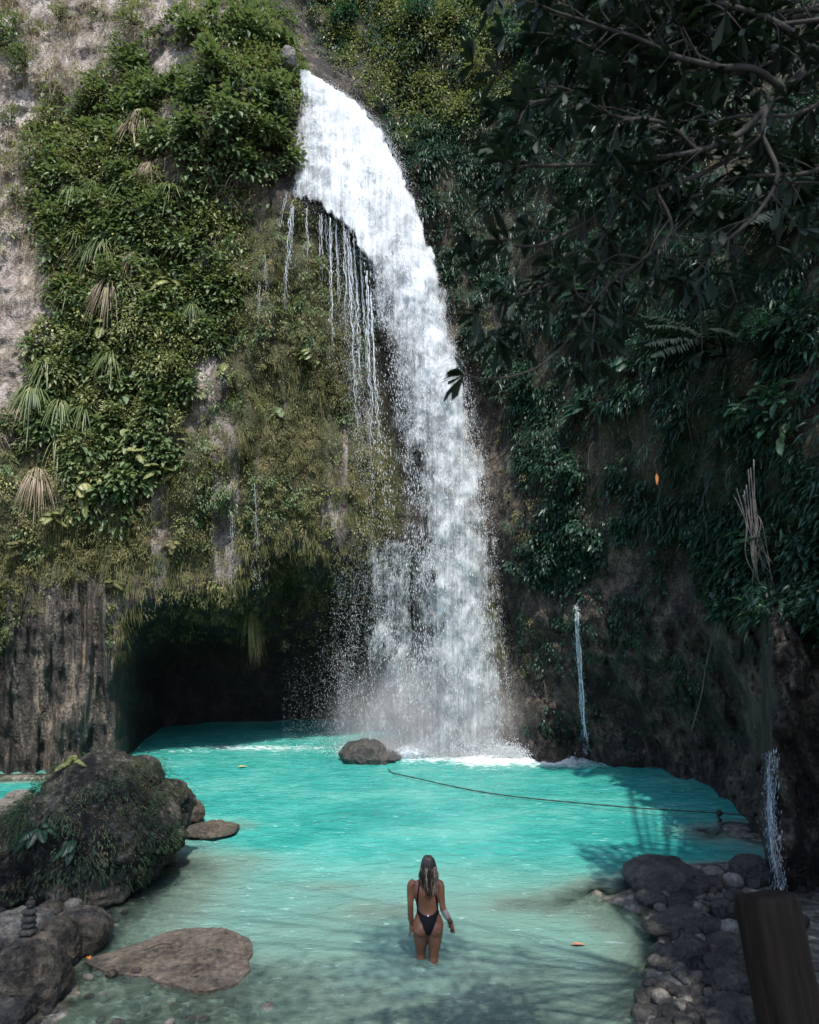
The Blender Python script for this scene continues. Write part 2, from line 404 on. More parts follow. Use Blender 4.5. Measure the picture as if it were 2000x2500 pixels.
c_tan = Mc.ramp(f, [(.38, (.08, .063, .05)), (.5, (.29, .24, .205)), (.6, (.58, .51, .465))])
c = Mc.mix(Mc.at('tan'), c_dark, c_tan); c = Mc.mix(Mc.math('MULTIPLY', Mc.math('SUBTRACT', 1.0, crack), .45), c, (.02, .017, .014))
mossc = Mc.ramp(nc, [(.36, (.02, .024, .009)), (.52, (.05, .052, .018)), (.66, (.12, .1, .055))])
mf = Mc.mapr(Mc.math('ADD', Mc.at('moss'), Mc.math('MULTIPLY', Mc.math('SUBTRACT', nb, .5), 1.6)), .35, .75)
c = Mc.mix(mf, c, mossc)
c = Mc.mix(Mc.mapr(nc, .58, .72, 0, .5), c, (.02, .018, .014))
vz = Mc.coord((1, 1, .09)); ns = Mc.noise(vz, 3.4, 5, .65)
ns = Mc.math('ADD', Mc.math('MULTIPLY', ns, .65), Mc.math('MULTIPLY', nc, .35))
flc = Mc.ramp(ns, [(.42, (.012, .011, .011)), (.52, (.06, .052, .044)), (.62, (.34, .27, .2))])
c = Mc.mix(Mc.at('flute'), c, flc)
c = Mc.mix(Mc.math('MULTIPLY', Mc.at('cave'), .72), c, (.008, .008, .007))  # cave gloom painted in: rock colour darkened inside the cave
Mc.l(c, Mc.b.inputs['Base Color'])
rg = Mc.mapr(Mc.at('wet'), 0, 1, .88, .38); Mc.l(rg, Mc.b.inputs['Roughness'])
Mc.b.inputs['Specular IOR Level'].default_value = .4
hh = Mc.math('ADD', Mc.math('ADD', Mc.math('MULTIPLY', nb, .8), Mc.math('MULTIPLY', nc, .5)), Mc.math('MULTIPLY', crack, .18))
Mc.l(Mc.bump(hh, 1.0, .2), Mc.b.inputs['Normal'])
mb = MB(); mb.add(CV.reshape(-1, 3), quads)
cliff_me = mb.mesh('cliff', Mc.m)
attr(cliff_me, 'tan', tan_); attr(cliff_me, 'moss', np.clip(m_moss*(1 - .8*stripe) + .6*m_lush + .55*m_right - caveM - m_bare, 0, 1))
wet = np.clip(smooth(1400, 1480, GY)*smooth(330, 250, GX) + caveM*.7 + smooth(1450, 1600, GY)*smooth(1200, 1300, GX)*.5, 0, 1)
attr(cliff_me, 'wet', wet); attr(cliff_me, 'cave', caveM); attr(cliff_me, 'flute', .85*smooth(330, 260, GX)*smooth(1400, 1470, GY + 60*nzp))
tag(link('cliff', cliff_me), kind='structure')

def cliff_idx(px, py):
    return np.clip(np.searchsorted(gy, py), 0, nyr - 1), np.clip(np.searchsorted(gx, px), 0, nxr - 1)
def cliff_at(px, py):
    i = cliff_idx(px, py); return CV[i], CN[i]

# ------------------------------------------------------------------ ground: pool bed, banks and the bank the camera stands on
def bump2(X, Y, px, py, rx, ry, h, wz=0):
    c = on_water(px, py, wz); return h*np.exp(-(((X - c[0])/rx)**2 + ((Y - c[1])/ry)**2))
def bed(X, Y):
    P = np.stack([X, Y, 0*X], -1)
    z = np.interp(Y, [4.0, 5.5, 6.6, 7.4, 8.3, 9.5, 11, 13, 17, 22], [.6, -.1, -.2, -.30, -.45, -.62, -.95, -1.7, -2.4, -2.5])
    z = z + .10*fbm(P/1.3, 4, 120) + .05*fbm(P/.35, 3, 125)
    # left bank
    lb = smooth(-1.9, -4.2, X + .3*fbm(P/1.5, 3, 130))*smooth(13.2, 11.2, Y)
    z = z + lb*(np.clip(-.02 - z, 0, 3)) + smooth(-3.2, -4.4, X)*smooth(8.8, 7.4, Y)*.1
    lb2 = smooth(-.9, -2.5, X + .4*fbm(P/.9, 3, 131))*smooth(8.7, 7.7, Y)
    z = z + lb2*(np.clip(-.05 - z, 0, 3) + .05*fbm(P/.5, 3, 133))
    for a in ((560, 2010, .9, .6, 1.0), (430, 2045, .9, .5, .5), (930, 2222, .55, .32, .36), (620, 2100, .9, .5, .35), (1330, 2205, 1.0, .42, .5), (1490, 2170, .8, .5, .7), (780, 2165, .7, .25, .3),
              (1480, 2260, .5, .3, .25), (40, 1899, 2.2, .55, 4.2), (1760, 2030, 1.2, .8, 1.2), (1850, 2040, .8, 1, 1.2)):
        z = np.minimum(z + bump2(X, Y, *a)*(1 + .5*fbm(P/.4, 3, 140)), .02 + .05*fbm(P/.3, 3, 150))*1.0
    # right pebble bank
    edge = np.interp(Y, [5.5, 7, 7.8, 8.5, 9.3, 10, 10.8, 11.4, 11.9], [1.9, 2.15, 2.3, 2.55, 2.75, 2.5, 3.1, 4.2, 6])
    rb = smooth(-.45, .75, X - edge + .25*fbm(P/.8, 3, 160))*smooth(12, 11.3, Y)
    z = z + rb*np.clip(.07 - z, 0, 3)
    # bank under the camera and behind
    z = np.maximum(z, np.interp(Y, [-3, 2.4, 4.6, 5.6], [2.35, 2.2, .2, -2]) + .08*fbm(P/.9, 3, 170))
    far = smooth(24, 32, np.hypot(X, np.maximum(Y, 0)))
    return z*(1 - far) + far*1.5
bx = np.concatenate([np.arange(-60, -12, 2.4), np.arange(-12, 12, .075), np.arange(12, 61, 2.4)])
by = np.concatenate([np.arange(-60, -4, 3), np.arange(-4, 4.5, .25), np.arange(4.5, 14, .06), np.arange(14, 34, .4), np.arange(34, 62, 3)])
BX, BY = np.meshgrid(bx, by); BZ = bed(BX, BY)
Mg = Mat('pool_bed'); v = Mg.coord(); a = Mg.noise(v, 2.2, 6, .65); b = Mg.noise(v, 11, 5, .65); d = Mg.noise(v, 1.1, 5, .6, .6)
c = Mg.ramp(b, [(.38, (.045, .042, .034)), (.5, (.125, .115, .093)), (.6, (.24, .225, .19))])
c = Mg.mix(Mg.mapr(a, .52, .60, 0, .92), c, (.028, .034, .010))
vo = Mg.n('TexVoronoi', Scale=7.0); Mg.l(v, vo.inputs['Vector'])
c = Mg.mix(Mg.mapr(vo.outputs['Distance'], .25, .6, 0, .55), c, (.07, .062, .05))
Mg.l(c, Mg.b.inputs['Base Color']); Mg.b.inputs['Roughness'].default_value = .8
Mg.l(Mg.bump(Mg.math('ADD', b, vo.outputs['Distance']), .6, .05), Mg.b.inputs['Normal'])
mb = MB(); nx_, ny_ = len(bx), len(by); ii = (np.arange(ny_ - 1)[:, None]*nx_ + np.arange(nx_ - 1)[None]).ravel()
mb.add(np.stack([BX, BY, BZ], -1), np.stack([ii, ii + 1, ii + nx_ + 1, ii + nx_], -1))
tag(mb.build('ground', Mg.m), kind='structure')

# ------------------------------------------------------------------ water of the pool
wx = np.concatenate([np.arange(-26, -11, .5), np.arange(-11, 11, .06), np.arange(11, 26, .5)])
wy = np.concatenate([np.arange(4.6, 14, .05), np.arange(14, 22, .08), np.arange(22, 33, .4)])
WX, WY = np.meshgrid(wx, wy)
P = np.stack([WX, WY*1.6, 0*WX], -1)
WZ = .018*fbm(P/1.1, 3, 200) + .016*fbm(P/.33, 3, 210, ridged=True) + .008*fbm(P/.13, 2, 220)
land = on_water(1060, 1822)
rr = np.hypot((WX - land[0])/3.0, (WY - land[1])/1.6)
WZ = WZ*(1 + 3.5*np.exp(-rr**2)) + .10*np.exp(-rr**2)*fbm(P/.5, 3, 230)
for (lx, ly) in ((.14, 8.4), (.295, 8.33)):      # rings where the legs break the water
    rl = np.hypot(WX - lx, WY - ly); WZ = WZ + .012*np.sin(rl*52)*np.exp(-rl*4.2)
depth = np.clip(.0 - bed(WX, WY), 0, 4)
PXw = CXP + F*WX/WY; PYw = YH + F*H/WY
fo = np.zeros(WX.shape)
for (fx, fy, rx, ry, s) in ((1070, 1832, 200, 26, 1.15), (1330, 1852, 160, 20, 1.0), (1190, 1845, 130, 26, 1.1), (930, 1830, 110, 16, .9), (640, 1826, 240, 9, .55), (450, 1834, 120, 7, .35), (1400, 1868, 60, 9, .6), (1425, 1836, 40, 8, .6)):
    c = on_water(fx, fy); rxm = rx/F*c[1]; rym = abs(on_water(fx, fy - ry)[1] - on_water(fx, fy + ry)[1])/2
    fo = np.maximum(fo, s*np.exp(-((WX - c[0])/rxm)**2 - ((WY - c[1])/rym)**2))
Mw = Mat('turquoise_water'); v = Mw.coord((1, 1.7, 1)); v3 = Mw.coord((1, 1.9, 1))
t1 = Mw.noise(v, .35, 4, .5); t2 = Mw.noise(v, 1.7, 5, .6)
turq = Mw.ramp(Mw.math('ADD', Mw.math('MULTIPLY', t1, .6), Mw.math('MULTIPLY', t2, .4)), [(.36, (.018, .205, .18)), (.5, (.04, .27, .23)), (.64, (.095, .335, .29))])
shal = (.15, .225, .185)
turq = Mw.mix(Mw.mapr(Mw.at('depth'), .3, 1.3), shal, turq)
r1 = Mw.noise(v3, 2.6, 4, .6, .4); r2 = Mw.noise(v3, 9, 3, .6)
hgt = Mw.math('ADD', r1, Mw.math('MULTIPLY', r2, .35)); nrm = Mw.bump(hgt, .42, .11)
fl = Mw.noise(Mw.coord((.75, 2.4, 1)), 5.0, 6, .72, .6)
foam = Mw.math('ADD', Mw.at('foam'), Mw.mapr(Mw.noise(v3, 4, 8, .75), .3, .7, -.5, .5))
foam = Mw.math('MULTIPLY', Mw.mapr(foam, .35, .85), Mw.mapr(Mw.at('foam'), .02, .2))
glint = Mw.mapr(fl, .60, .68, 0, .5)  # pale ripple highlights painted into the water colour
col = Mw.mix(glint, turq, (.5, .72, .68)); col = Mw.mix(foam, col, (.85, .9, .9))
dif = Mw.n('BsdfDiffuse'); Mw.l(col, dif.inputs['Color']); Mw.l(nrm, dif.inputs['Normal'])
tr = Mw.n('BsdfTransparent'); tr.inputs['Color'].default_value = (.74, .89, .83, 1)
tb = Mw.math('MAXIMUM', Mw.mapr(Mw.at('turbid'), 0, 1), Mw.math('MAXIMUM', foam, glint))
x1 = Mw.n('MixShader'); Mw.l(tb, x1.inputs[0]); Mw.l(tr.outputs[0], x1.inputs[1]); Mw.l(dif.outputs[0], x1.inputs[2])
gl = Mw.n('BsdfGlossy', Roughness=.07); Mw.l(nrm, gl.inputs['Normal'])
fr = Mw.n('Fresnel', IOR=1.33); Mw.l(nrm, fr.inputs['Normal'])
x2 = Mw.n('MixShader'); Mw.l(Mw.math('MULTIPLY', fr.outputs[0], .85), x2.inputs[0]); Mw.l(x1.outputs[0], x2.inputs[1]); Mw.l(gl.outputs[0], x2.inputs[2])
Mw.l(x2.outputs[0], Mw.out.inputs['Surface'])
mb = MB(); nx_, ny_ = len(wx), len(wy); ii = (np.arange(ny_ - 1)[:, None]*nx_ + np.arange(nx_ - 1)[None]).ravel()
mb.add(np.stack([WX, WY, WZ], -1), np.stack([ii, ii + 1, ii + nx_ + 1, ii + nx_], -1))
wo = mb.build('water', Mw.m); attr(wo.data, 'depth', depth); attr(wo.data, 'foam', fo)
attr(wo.data, 'turbid', 1 - np.exp(-depth*3.4 - 4*np.clip(depth - .35, 0, 9)))
tag(wo, kind='structure')

# ------------------------------------------------------------------ waterfall
def fall_depth(px, py):
    "distance of the falling sheet: off the lip, bulging out, down to the pool"
    return np.interp(py, [150, 300, 480, 700, 1000, 1300, 1600, 1840], [22.9, 22.3, 21.6, 21.1, 20.6, 20.3, 20.25, 20.25]) + .0006*np.abs(px - np.interp(py, [165, 1840], [730, 1080]))

M_WHITE = Mat('white_water')
M_WHITE.b.inputs['Base Color'].default_value = (.86, .89, .9, 1); M_WHITE.b.inputs['Roughness'].default_value = .5
_t = M_WHITE.n('BsdfTranslucent'); _t.inputs['Color'].default_value = (.8, .84, .86, 1)
_x = M_WHITE.n('MixShader'); _x.inputs[0].default_value = .45
M_WHITE.l(M_WHITE.b.outputs[0], _x.inputs[1]); M_WHITE.l(_t.outputs[0], _x.inputs[2]); M_WHITE.l(_x.outputs[0], M_WHITE.out.inputs['Surface'])
M_WHITE = M_WHITE.m

def veil_mat(name, seed):
    "white falling water that breaks into streaks and clumps; 'cover' says how dense it is"
    M = Mat(name)
    uv = M.n('UVMap', uv_map='flow').outputs['UV']
    def mp(sx, sy, off):
        m = M.n('Mapping'); m.inputs['Scale'].default_value = (sx, sy, 1); m.inputs['Location'].default_value = (off + seed*3.1, seed*1.7, 0); M.l(uv, m.inputs['Vector']); return m.outputs['Vector']
    streak = M.noise(mp(8, .8, 0), 1, 5, .65); clump = M.noise(mp(2.0, 2.2, 4), 1, 7, .68, .3); fine = M.noise(mp(30, 14, 9), 1, 3, .65)
    n = M.math('ADD', M.math('ADD', M.math('MULTIPLY', streak, .24), M.math('MULTIPLY', clump, .60)), M.math('MULTIPLY', fine, .34))
    cov = M.at('cover')
    a = M.math('ADD', M.math('SUBTRACT', n, .58), M.math('SUBTRACT', cov, .5))
    alpha = M.mapr(a, -.07, .17)
    alpha = M.math('MULTIPLY', alpha, M.mapr(cov, .02, .2))
    M.l(M.ramp(M.math('ADD', M.math('MULTIPLY', streak, .4), M.math('MULTIPLY', clump, .6)), [(.37, (.26, .28, .285)), (.54, (.70, .73, .74))]), M.b.inputs['Base Color']); M.b.inputs['Roughness'].default_value = .6  # greyer between clumps: shading painted into the falling water
    M.l(M.bump(M.math('ADD', streak, clump), .4, .12), M.b.inputs['Normal'])
    t = M.n('BsdfTranslucent'); t.inputs['Color'].default_value = (.6, .64, .66, 1)
    x = M.n('MixShader'); x.inputs[0].default_value = .4; M.l(M.b.outputs[0], x.inputs[1]); M.l(t.outputs[0], x.inputs[2])
    tp = M.n('BsdfTransparent'); y = M.n('MixShader'); M.l(alpha, y.inputs[0]); M.l(tp.outputs[0], y.inputs[1]); M.l(x.outputs[0], y.inputs[2])
    M.l(y.outputs[0], M.out.inputs['Surface'])
    return M.m

LIP = at(735, 170, 22.9)
falls = empty('waterfall', LIP, 'tall white waterfall pouring down the mossy cliff into the turquoise pool', 'waterfall')
INV = Matrix.Translation(-Vector(LIP))
def child(mb_, name, mat, parent, base, smooth_=True):
    "build a part whose vertices are in world space under an Empty at base"
    for k in range(len(mb_.v)): mb_.v[k] = mb_.v[k] - np.asarray(base)
    return mb_.build(name, mat, parent, smooth_)

def cover_fn(s, py):
    "density of the water over the width (s 0..1 from the left edge to the right edge) and the height"
    top = smooth(700, 380, py)
    c = np.interp(py, [165, 420, 600, 900, 1200, 1500, 1830], [.80, .68, .53, .43, .40, .385, .385])
    edge = smooth(0, .2, s)*smooth(1.0, .80, s)
    c = c*(.55 + .45*np.maximum(edge, top*.8)) - .15*top*smooth(.38, .0, s) - .22*top*smooth(.86, 1.0, s)
    mid = np.exp(-((s - .70)/.24)**2)
    c = np.where(s > 1, 0, c)*smooth(1.02, .95, s)
    c = c + .17*mid*smooth(420, 700, py) - .10*smooth(.45, .1, s)*smooth(560, 800, py)
    return np.where((s < 0) | (s > 1), 0, c)*np.clip(smooth(-.01, .05, s)*smooth(1.01, .95, s) + top*.5, 0, 1)

def wide_left(y): return np.interp(y, [160, 240, 300, 490, 1842], [726, 720, 712, 703, 703])
def veil(name, seed, off, pad=0.0, L=None, Rr=None, y0=160, y1=1842, cov=None):
    py = np.linspace(y0, y1, 300); nx = 110; s = np.linspace(0, 1, nx)
    S_, Y_ = np.meshgrid(s, py)
    l, r = (L or wide_left)(Y_) - pad*20, (Rr or redge)(Y_) + pad*10 + (0 if Rr else 22*smooth(350, 700, Y_)); rin = r; r = r + (0 if Rr else 34)
    jag = (14 + 16*smooth(450, 900, Y_))*fbm(np.stack([Y_/34, 0*Y_ + seed, 0*Y_], -1), 4, 300 + seed)
    X_ = l + (r - l)*S_; jx = X_ - jag - 10*fbm(np.stack([X_/9, 0*Y_ + seed, 0*Y_], -1), 2, 305)
    sl = (jx - ledge(Y_))/(rin - ledge(Y_))
    D = fall_depth(X_, Y_) + off - .35*np.sin(math.pi*S_)
    D = D + .10*fbm(np.stack([X_/40, Y_/160, 0*X_], -1), 3, 310 + seed) + .28*smooth(500, 800, Y_)*fbm(np.stack([X_/34, Y_/60, 0*X_], -1), 4, 315 + seed, .6)
    V = at(X_, Y_, D)
    m = MB(); ii = (np.arange(299)[:, None]*nx + np.arange(nx - 1)[None]).ravel()
    m.add(V, np.stack([ii, ii + nx, ii + nx + 1, ii + 1], -1))
    o = child(m, name, veil_mat('falling_water_' + str(seed), seed), falls, LIP)
    if cov: cv = cov(S_, Y_)
    else:
        cv = cover_fn(sl, Y_)
        # the thin sheet over the ledge at the upper left, cut off along the ledge's lower edge
        lip = np.interp(jx, [700, 770, 800, 860, 900], [498, 500, 522, 572, 640]) + 12*fbm(np.stack([X_/7, 0*X_ + seed, 0*X_], -1), 2, 306)
        thin = np.interp(jx, [700, 735, 775, 830], [.50, .55, .60, .70])*smooth(1.04, .92, sl)*smooth(lip + 5, lip - 22, Y_)*smooth(wide_left(Y_) - 1, wide_left(Y_) + 9, jx)
        cv = np.maximum(cv, thin)*smooth(160, 172, Y_)
    attr(o.data, 'cover', cv)
    # flow coordinates in metres across and down (stretched as the water speeds up)
    u = (X_ - 700)/F*21; t = np.sqrt(np.maximum((Y_ - 120), 1)/F*21)*3.2
    uvl = o.data.uv_layers.new(name='flow')
    vi = np.empty(len(o.data.loops), np.int32); o.data.loops.foreach_get('vertex_index', vi)
    uvl.data.foreach_set('uv', np.stack([u.ravel()[vi], t.ravel()[vi]], -1).astype(np.float32).ravel())
    return o
veil('water_veil', 1, 0.0); veil('water_veil', 2, -.35, .2); veil('water_veil', 3, .4, .1)

# the lighter curtain from the lip in front of the cave
for sd, o_ in ((5, -.2), (6, .25)):
    veil('water_veil', sd, o_, 0, lambda y: np.interp(y, [1290, 1835], [835, 800]), lambda y: np.interp(y, [1290, 1835], [1000, 1010]), 1295, 1838,
         lambda s, y: (.25 + .16*np.exp(-((s - .6)/.32)**2) + .10*np.exp(-((s - .12)/.09)**2)*smooth(1400, 1600, y) + .12*smooth(.6, .95, s))*smooth(0, .12, s)*smooth(1290, 1330, y + 0*s) + .02)

def drops(mb_, pos, d, L, rad):
    "slim droplets drawn out along d"
    N = len(pos); L = np.broadcast_to(L, (N,))[:, None]; rad = np.broadcast_to(rad, (N,))[:, None]
    d = norm(d); s = norm(np.cross(d, np.array([.3, 1, .1]))); u = np.cross(s, d)
    V = np.stack([pos - d*L*.5, pos + s*rad, pos - s*rad*.5 + u*rad*.87, pos - s*rad*.5 - u*rad*.87, pos + d*L*.5], 1)
    f = np.array([[0, 1, 2], [0, 2, 3], [0, 3, 1], [4, 2, 1], [4, 3, 2], [4, 1, 3]])
    mb_.add(V.reshape(-1, 3), (f[None] + (np.arange(N)*5)[:, None, None]).reshape(-1, 3))

def flow_dir(s, py):
    a = np.stack([ledge(py) + (redge(py) - ledge(py))*s, py], -1)
    b = np.stack([ledge(py + 40) + (redge(py + 40) - ledge(py + 40))*s, py + 40], -1)
    q = b - a; return norm(np.stack([q[:, 0], 0*q[:, 0], -q[:, 1]], -1))
N = 42000
py = rng.uniform(380, 1835, N); s = rng.beta(2.2, 1.5, N)
cl = fbm(np.stack([s*9, py/75, 0*s], -1), 3, 320)
keep = (cl > rng.uniform(-.45, .35, N)); py, s = py[keep], s[keep]; N = len(py)
px = ledge(py) + (redge(py) - ledge(py))*s + rng.normal(0, 5, N)
k = rng.uniform(0, 1, N)**2.2
mb = MB(); drops(mb, at(px, py, fall_depth(px, py) - rng.uniform(-.5, .9, N)), flow_dir(s, py) + rng.normal(0, .06, (N, 3)), .03 + .15*k, .004 + .009*rng.uniform(0, 1, N)**2)
# loose drops that drift off the edges
N = 9000
py = rng.uniform(190, 1830, N); side = (rng.uniform(0, 1, N) < .62) & (py > 420)
px = np.where(side, ledge(py) - np.abs(rng.normal(0, 34, N)), redge(py) + np.abs(rng.normal(0, 9, N)))
drops(mb, at(px, py, fall_depth(px, py) - rng.uniform(-.4, .6, N)), np.array([[.1, 0, -1.]]) + rng.normal(0, .05, (N, 3)), .02 + .05*rng.uniform(0, 1, N), .0025 + .0035*rng.uniform(0, 1, N)**2)
o = child(mb, 'spray', M_WHITE, falls, LIP)

# thin strings that hang off the lip of the ledge at the left and the curtain in front of the cave
mb = MB()
def string(px0, py0, py1, drift, rad, dens=1.0):
    c = cliff_depth(np.full(6, px0), np.linspace(py0, py1, 6)).min(); D0 = min(c - .25, 21.4)
    for k in range(3):
        ya, yb = py0 + (py1 - py0)*R.uniform(0, .12), py0 + (py1 - py0)*R.uniform(.45, 1.0); n = max(8, int((yb - ya)/3))
        py = np.linspace(ya, yb, n); t = (py - py0)/(py1 - py0); ph = R.uniform(0, 9)
        w_ = vnoise(np.stack([py/9 + ph, 0*py + k, 0*py], -1), 350); px = px0 + drift*t + (1.4 + 5*t)*vnoise(np.stack([py/19 + ph*3, 0*py, 0*py + k], -1), 351) + R.uniform(-2.5, 2.5)
        rr_ = .32*rad*(1 + .9*w_)*(1 - .7*((py - ya)/(yb - ya))**2); rr_ = np.maximum(rr_, .0012)
        mb.add(*tube(at(px, py, D0 + .04*k + 0*py), rr_, 5))
    n = int((py1 - py0)*.7*dens); py = rng.uniform(py0, py1 + 40, n); t = (py - py0)/max(py1 - py0, 1)
    px = px0 + drift*t + rng.normal(0, 1.5 + 6*np.clip(t, 0, 1.2), n)
    drops(mb, at(px, py, D0 + rng.normal(0, .05, n)), np.array([[0.02, 0, -1.]]) + rng.normal(0, .04, (n, 3)), .03 + .09*rng.uniform(0, 1, n), .002 + .2*rad*rng.uniform(0, 1, n)**2)
for a in ((712, 490, 700, -14, .016), (700, 470, 620, -32, .009), (716, 500, 640, -8, .012), (646, 620, 740, 3, .006), (700, 640, 780, -8, .008), (634, 690, 800, -3, .005),
          (748, 495, 640, 4, .012), (783, 520, 700, 2, .022), (796, 525, 640, 6, .016), (806, 530, 860, 4, .024), (820, 535, 760, 10, .018), (838, 540, 900, 12, .02), (850, 550, 840, 18, .026), (862, 560, 980, 22, .03), (846, 560, 1100, 30, .02),
          (880, 600, 1000, 24, .026), (896, 660, 1180, 16, .03), (905, 700, 1250, 30, .034), (566, 1250, 1420, 0, .003), (622, 1180, 1400, 6, .003)):
    string(*a)
o = child(mb, 'drip_strings', M_WHITE, falls, LIP)

# the spread-out curtain that falls from the lip in front of the cave, and the mist at its foot
mb = MB(); N = 24000
py = 1310 + 520*rng.uniform(0, 1, N)**.8; band = rng.choice([830, 855, 915, 935, 955, 985, 1010], N, p=[.12, .08, .2, .2, .14, .14, .12])
px = band + rng.normal(0, 1, N)*(10 + (py - 1310)*.055)
cl = fbm(np.stack([px/16, py/90, 0*px], -1), 3, 330); keep = cl > rng.uniform(-.5, .3, N); px, py = px[keep], py[keep]; N = len(px)
drops(mb, at(px, py, 20.2 + rng.normal(0, .35, N)), np.array([[0.03, 0, -1.]]) + rng.normal(0, .05, (N, 3)), .02 + .06*rng.uniform(0, 1, N)**2, .0014 + .002*rng.uniform(0, 1, N)**2)
N = 12000
px = rng.normal(960, 150, N); py = 1835 - np.abs(rng.normal(0, 120, N)); keep = px > 690; px, py = px[keep], py[keep]; N = len(px)
drops(mb, at(px, py, 20.0 + rng.normal(0, .6, N)), rand_dirs(N) + np.array([0, 0, -1.5]), .012 + .03*rng.uniform(0, 1, N)**2, .0022 + .003*rng.uniform(0, 1, N)**2)
# splash crowns
N = 16000
px = np.where(rng.uniform(0, 1, N) < .6, rng.normal(1090, 110, N), rng.normal(1250, 35, N)); base_y = 1832 + rng.uniform(-12, 22, N)
Yd = F*H/(base_y - YH); P = at(px, base_y, Yd); hgt = np.abs(rng.normal(0, .26, N))*np.exp(-((px - 1120)/170)**2) + np.abs(rng.normal(0, .06, N))
P[:, 2] = .02 + hgt; drops(mb, P, rand_dirs(N), .02 + .05*rng.uniform(0, 1, N)**2, .007 + .014*rng.uniform(0, 1, N)**2)
child(mb, 'splash', M_WHITE, falls, LIP)

Mm = Mat('mist'); Mm.t.nodes.remove(Mm.b)
pv = Mm.n('VolumePrincipled'); pv.inputs['Color'].default_value = (.98, 1, 1, 1);  pv.inputs['Anisotropy'].default_value = -.1
_g = Mm.n('TexCoord'); _vl = Mm.n('VectorMath', operation='MULTIPLY'); _vl.inputs[1].default_value = (1/4.2, 1/2.2, 1/3.6); _sb = Mm.n('VectorMath', operation='SUBTRACT')
_c = on_water(1080, 1832); _sb.inputs[1].default_value = (_c[0] - .2, _c[1] - .1, .5); _ng = Mm.n('NewGeometry'); Mm.l(_ng.outputs['Position'], _sb.inputs[0]); Mm.l(_sb.outputs[0], _vl.inputs[0])
_ln = Mm.n('VectorMath', operation='LENGTH'); Mm.l(_vl.outputs[0], _ln.inputs[0])
_d = Mm.math('POWER', Mm.mapr(_ln.outputs['Value'], .95, .0), 2.6); _nz = Mm.mapr(Mm.noise(Mm.coord(), 1.1, 3), .35, .65, .4, 1.3)
Mm.l(Mm.math('MULTIPLY', Mm.math('MULTIPLY', _d, _nz), 3.0), pv.inputs['Density'])
Mm.l(pv.outputs[0], Mm.out.inputs['Volume'])
def blob(c, r, n=18, seed=0):
    u = np.linspace(0, math.pi, n); a = np.arange(2*n)/(2*n)*2*math.pi
    U, A = np.meshgrid(u, a, indexing='ij')
    d = np.stack([np.sin(U)*np.cos(A), np.sin(U)*np.sin(A), np.cos(U)], -1)
    V = np.asarray(c) + d*np.asarray(r)*(1 + .18*fbm(d*2.2 + seed, 3, 340))[..., None]
    i = np.arange(n - 1)[:, None]*2*n; j = np.arange(2*n)[None]
    return V.reshape(-1, 3), np.stack([i + j, i + 2*n + j, i + 2*n + (j + 1) % (2*n), i + (j + 1) % (2*n)], -1).reshape(-1, 4)
mb = MB(); c = on_water(1080, 1832); mb.add(*blob((c[0] - .2, c[1] - .1, .5), (4.2, 2.2, 3.6), 18, 2)); child(mb, 'mist', Mm.m, falls, LIP)

def trickle(name, pts, width, label, rad, Y0):
    "a thin run of water: pts = photo columns and rows"
    base = at(pts[0][0], pts[0][1], Y0); root = empty(name, base, label, 'waterfall')
    q = spline(np.array(pts, float), 60); m = MB()
    for st in range(9):
        off = rng.normal(0, width*.35); a = q[R.randrange(0, 14):R.randrange(34, 60)]
        if len(a) < 5: continue
        px = a[:, 0] + off + 1.2*np.sin(a[:, 1]/17 + st); D = cliff_depth(px, a[:, 1]) - .10 - .02*st
        D = np.minimum.accumulate(D)
        m.add(*tube(at(px, a[:, 1], D), rad*R.uniform(.5, 1.1)*(.6 + .5*rng.uniform(0, 1, len(a))), 5))
    child(m, 'water_strand', M_TRICK, root, base)
    m = MB(); n = 900; k = rng.integers(0, 60, n); px = q[k, 0] + rng.normal(0, width*.55, n); py = q[k, 1] + rng.uniform(-6, 6, n)
    D = np.minimum(cliff_depth(q[:, 0], q[:, 1]).min(), 99) - rng.uniform(0.0, .35, n) if False else cliff_depth(px, py) - rng.uniform(.05, .3, n)
    drops(m, at(px, py, D), np.array([[0, 0, -1.]]) + rng.normal(0, .1, (n, 3)), .03 + .1*rng.uniform(0, 1, n), .004 + .008*rng.uniform(0, 1, n))
    child(m, 'spray', M_TRICK, root, base)
    return root
M_TRICK = plain('running_water', (.36, .41, .43), .12, .8, .5, 9)
trickle('thin_waterfall', [(1406, 1480), (1409, 1530), (1412, 1580), (1418, 1660), (1422, 1740), (1432, 1835)], 9, 'thin trickle of water down the bare brown rock right of the big waterfall', .02, 18.5)
trickle('thin_waterfall', [(1882, 1840), (1880, 1980), (1890, 2080), (1908, 2168)], 18, 'thin run of water down the edge of the near rock column by the cobbles', .010, 10.6)

# ------------------------------------------------------------------ ground cover and creepers on the cliff (what nobody could count)
FI = np.flatnonzero(((GX > -260) & (GX < 2260) & (GY > -260) & (GY < 1900)).ravel())
gxr, gyr, car = GX.ravel(), GY.ravel(), CAREA.ravel()
CVr, CNr = CV.reshape(-1, 3), CN.reshape(-1, 3)
behind_falls = ((GX > ledge(GY) + 25) & (GX < redge(GY) - 25) & (GY > 170)).ravel()
def sample(mask, n, idx=None):
    idx = FI if idx is None else idx
    wgt = (mask.ravel()*car*~behind_falls)[idx]; wgt = np.clip(wgt, 0, np.percentile(wgt[wgt > 0], 97) if (wgt > 0).any() else 1)
    return idx[rng.choice(len(idx), n, p=wgt/wgt.sum())]
UPV = np.array([0, 0, 1.0])
def jitter(i, amt):
    return CVr[i] + rng.normal(0, amt, (len(i), 3))

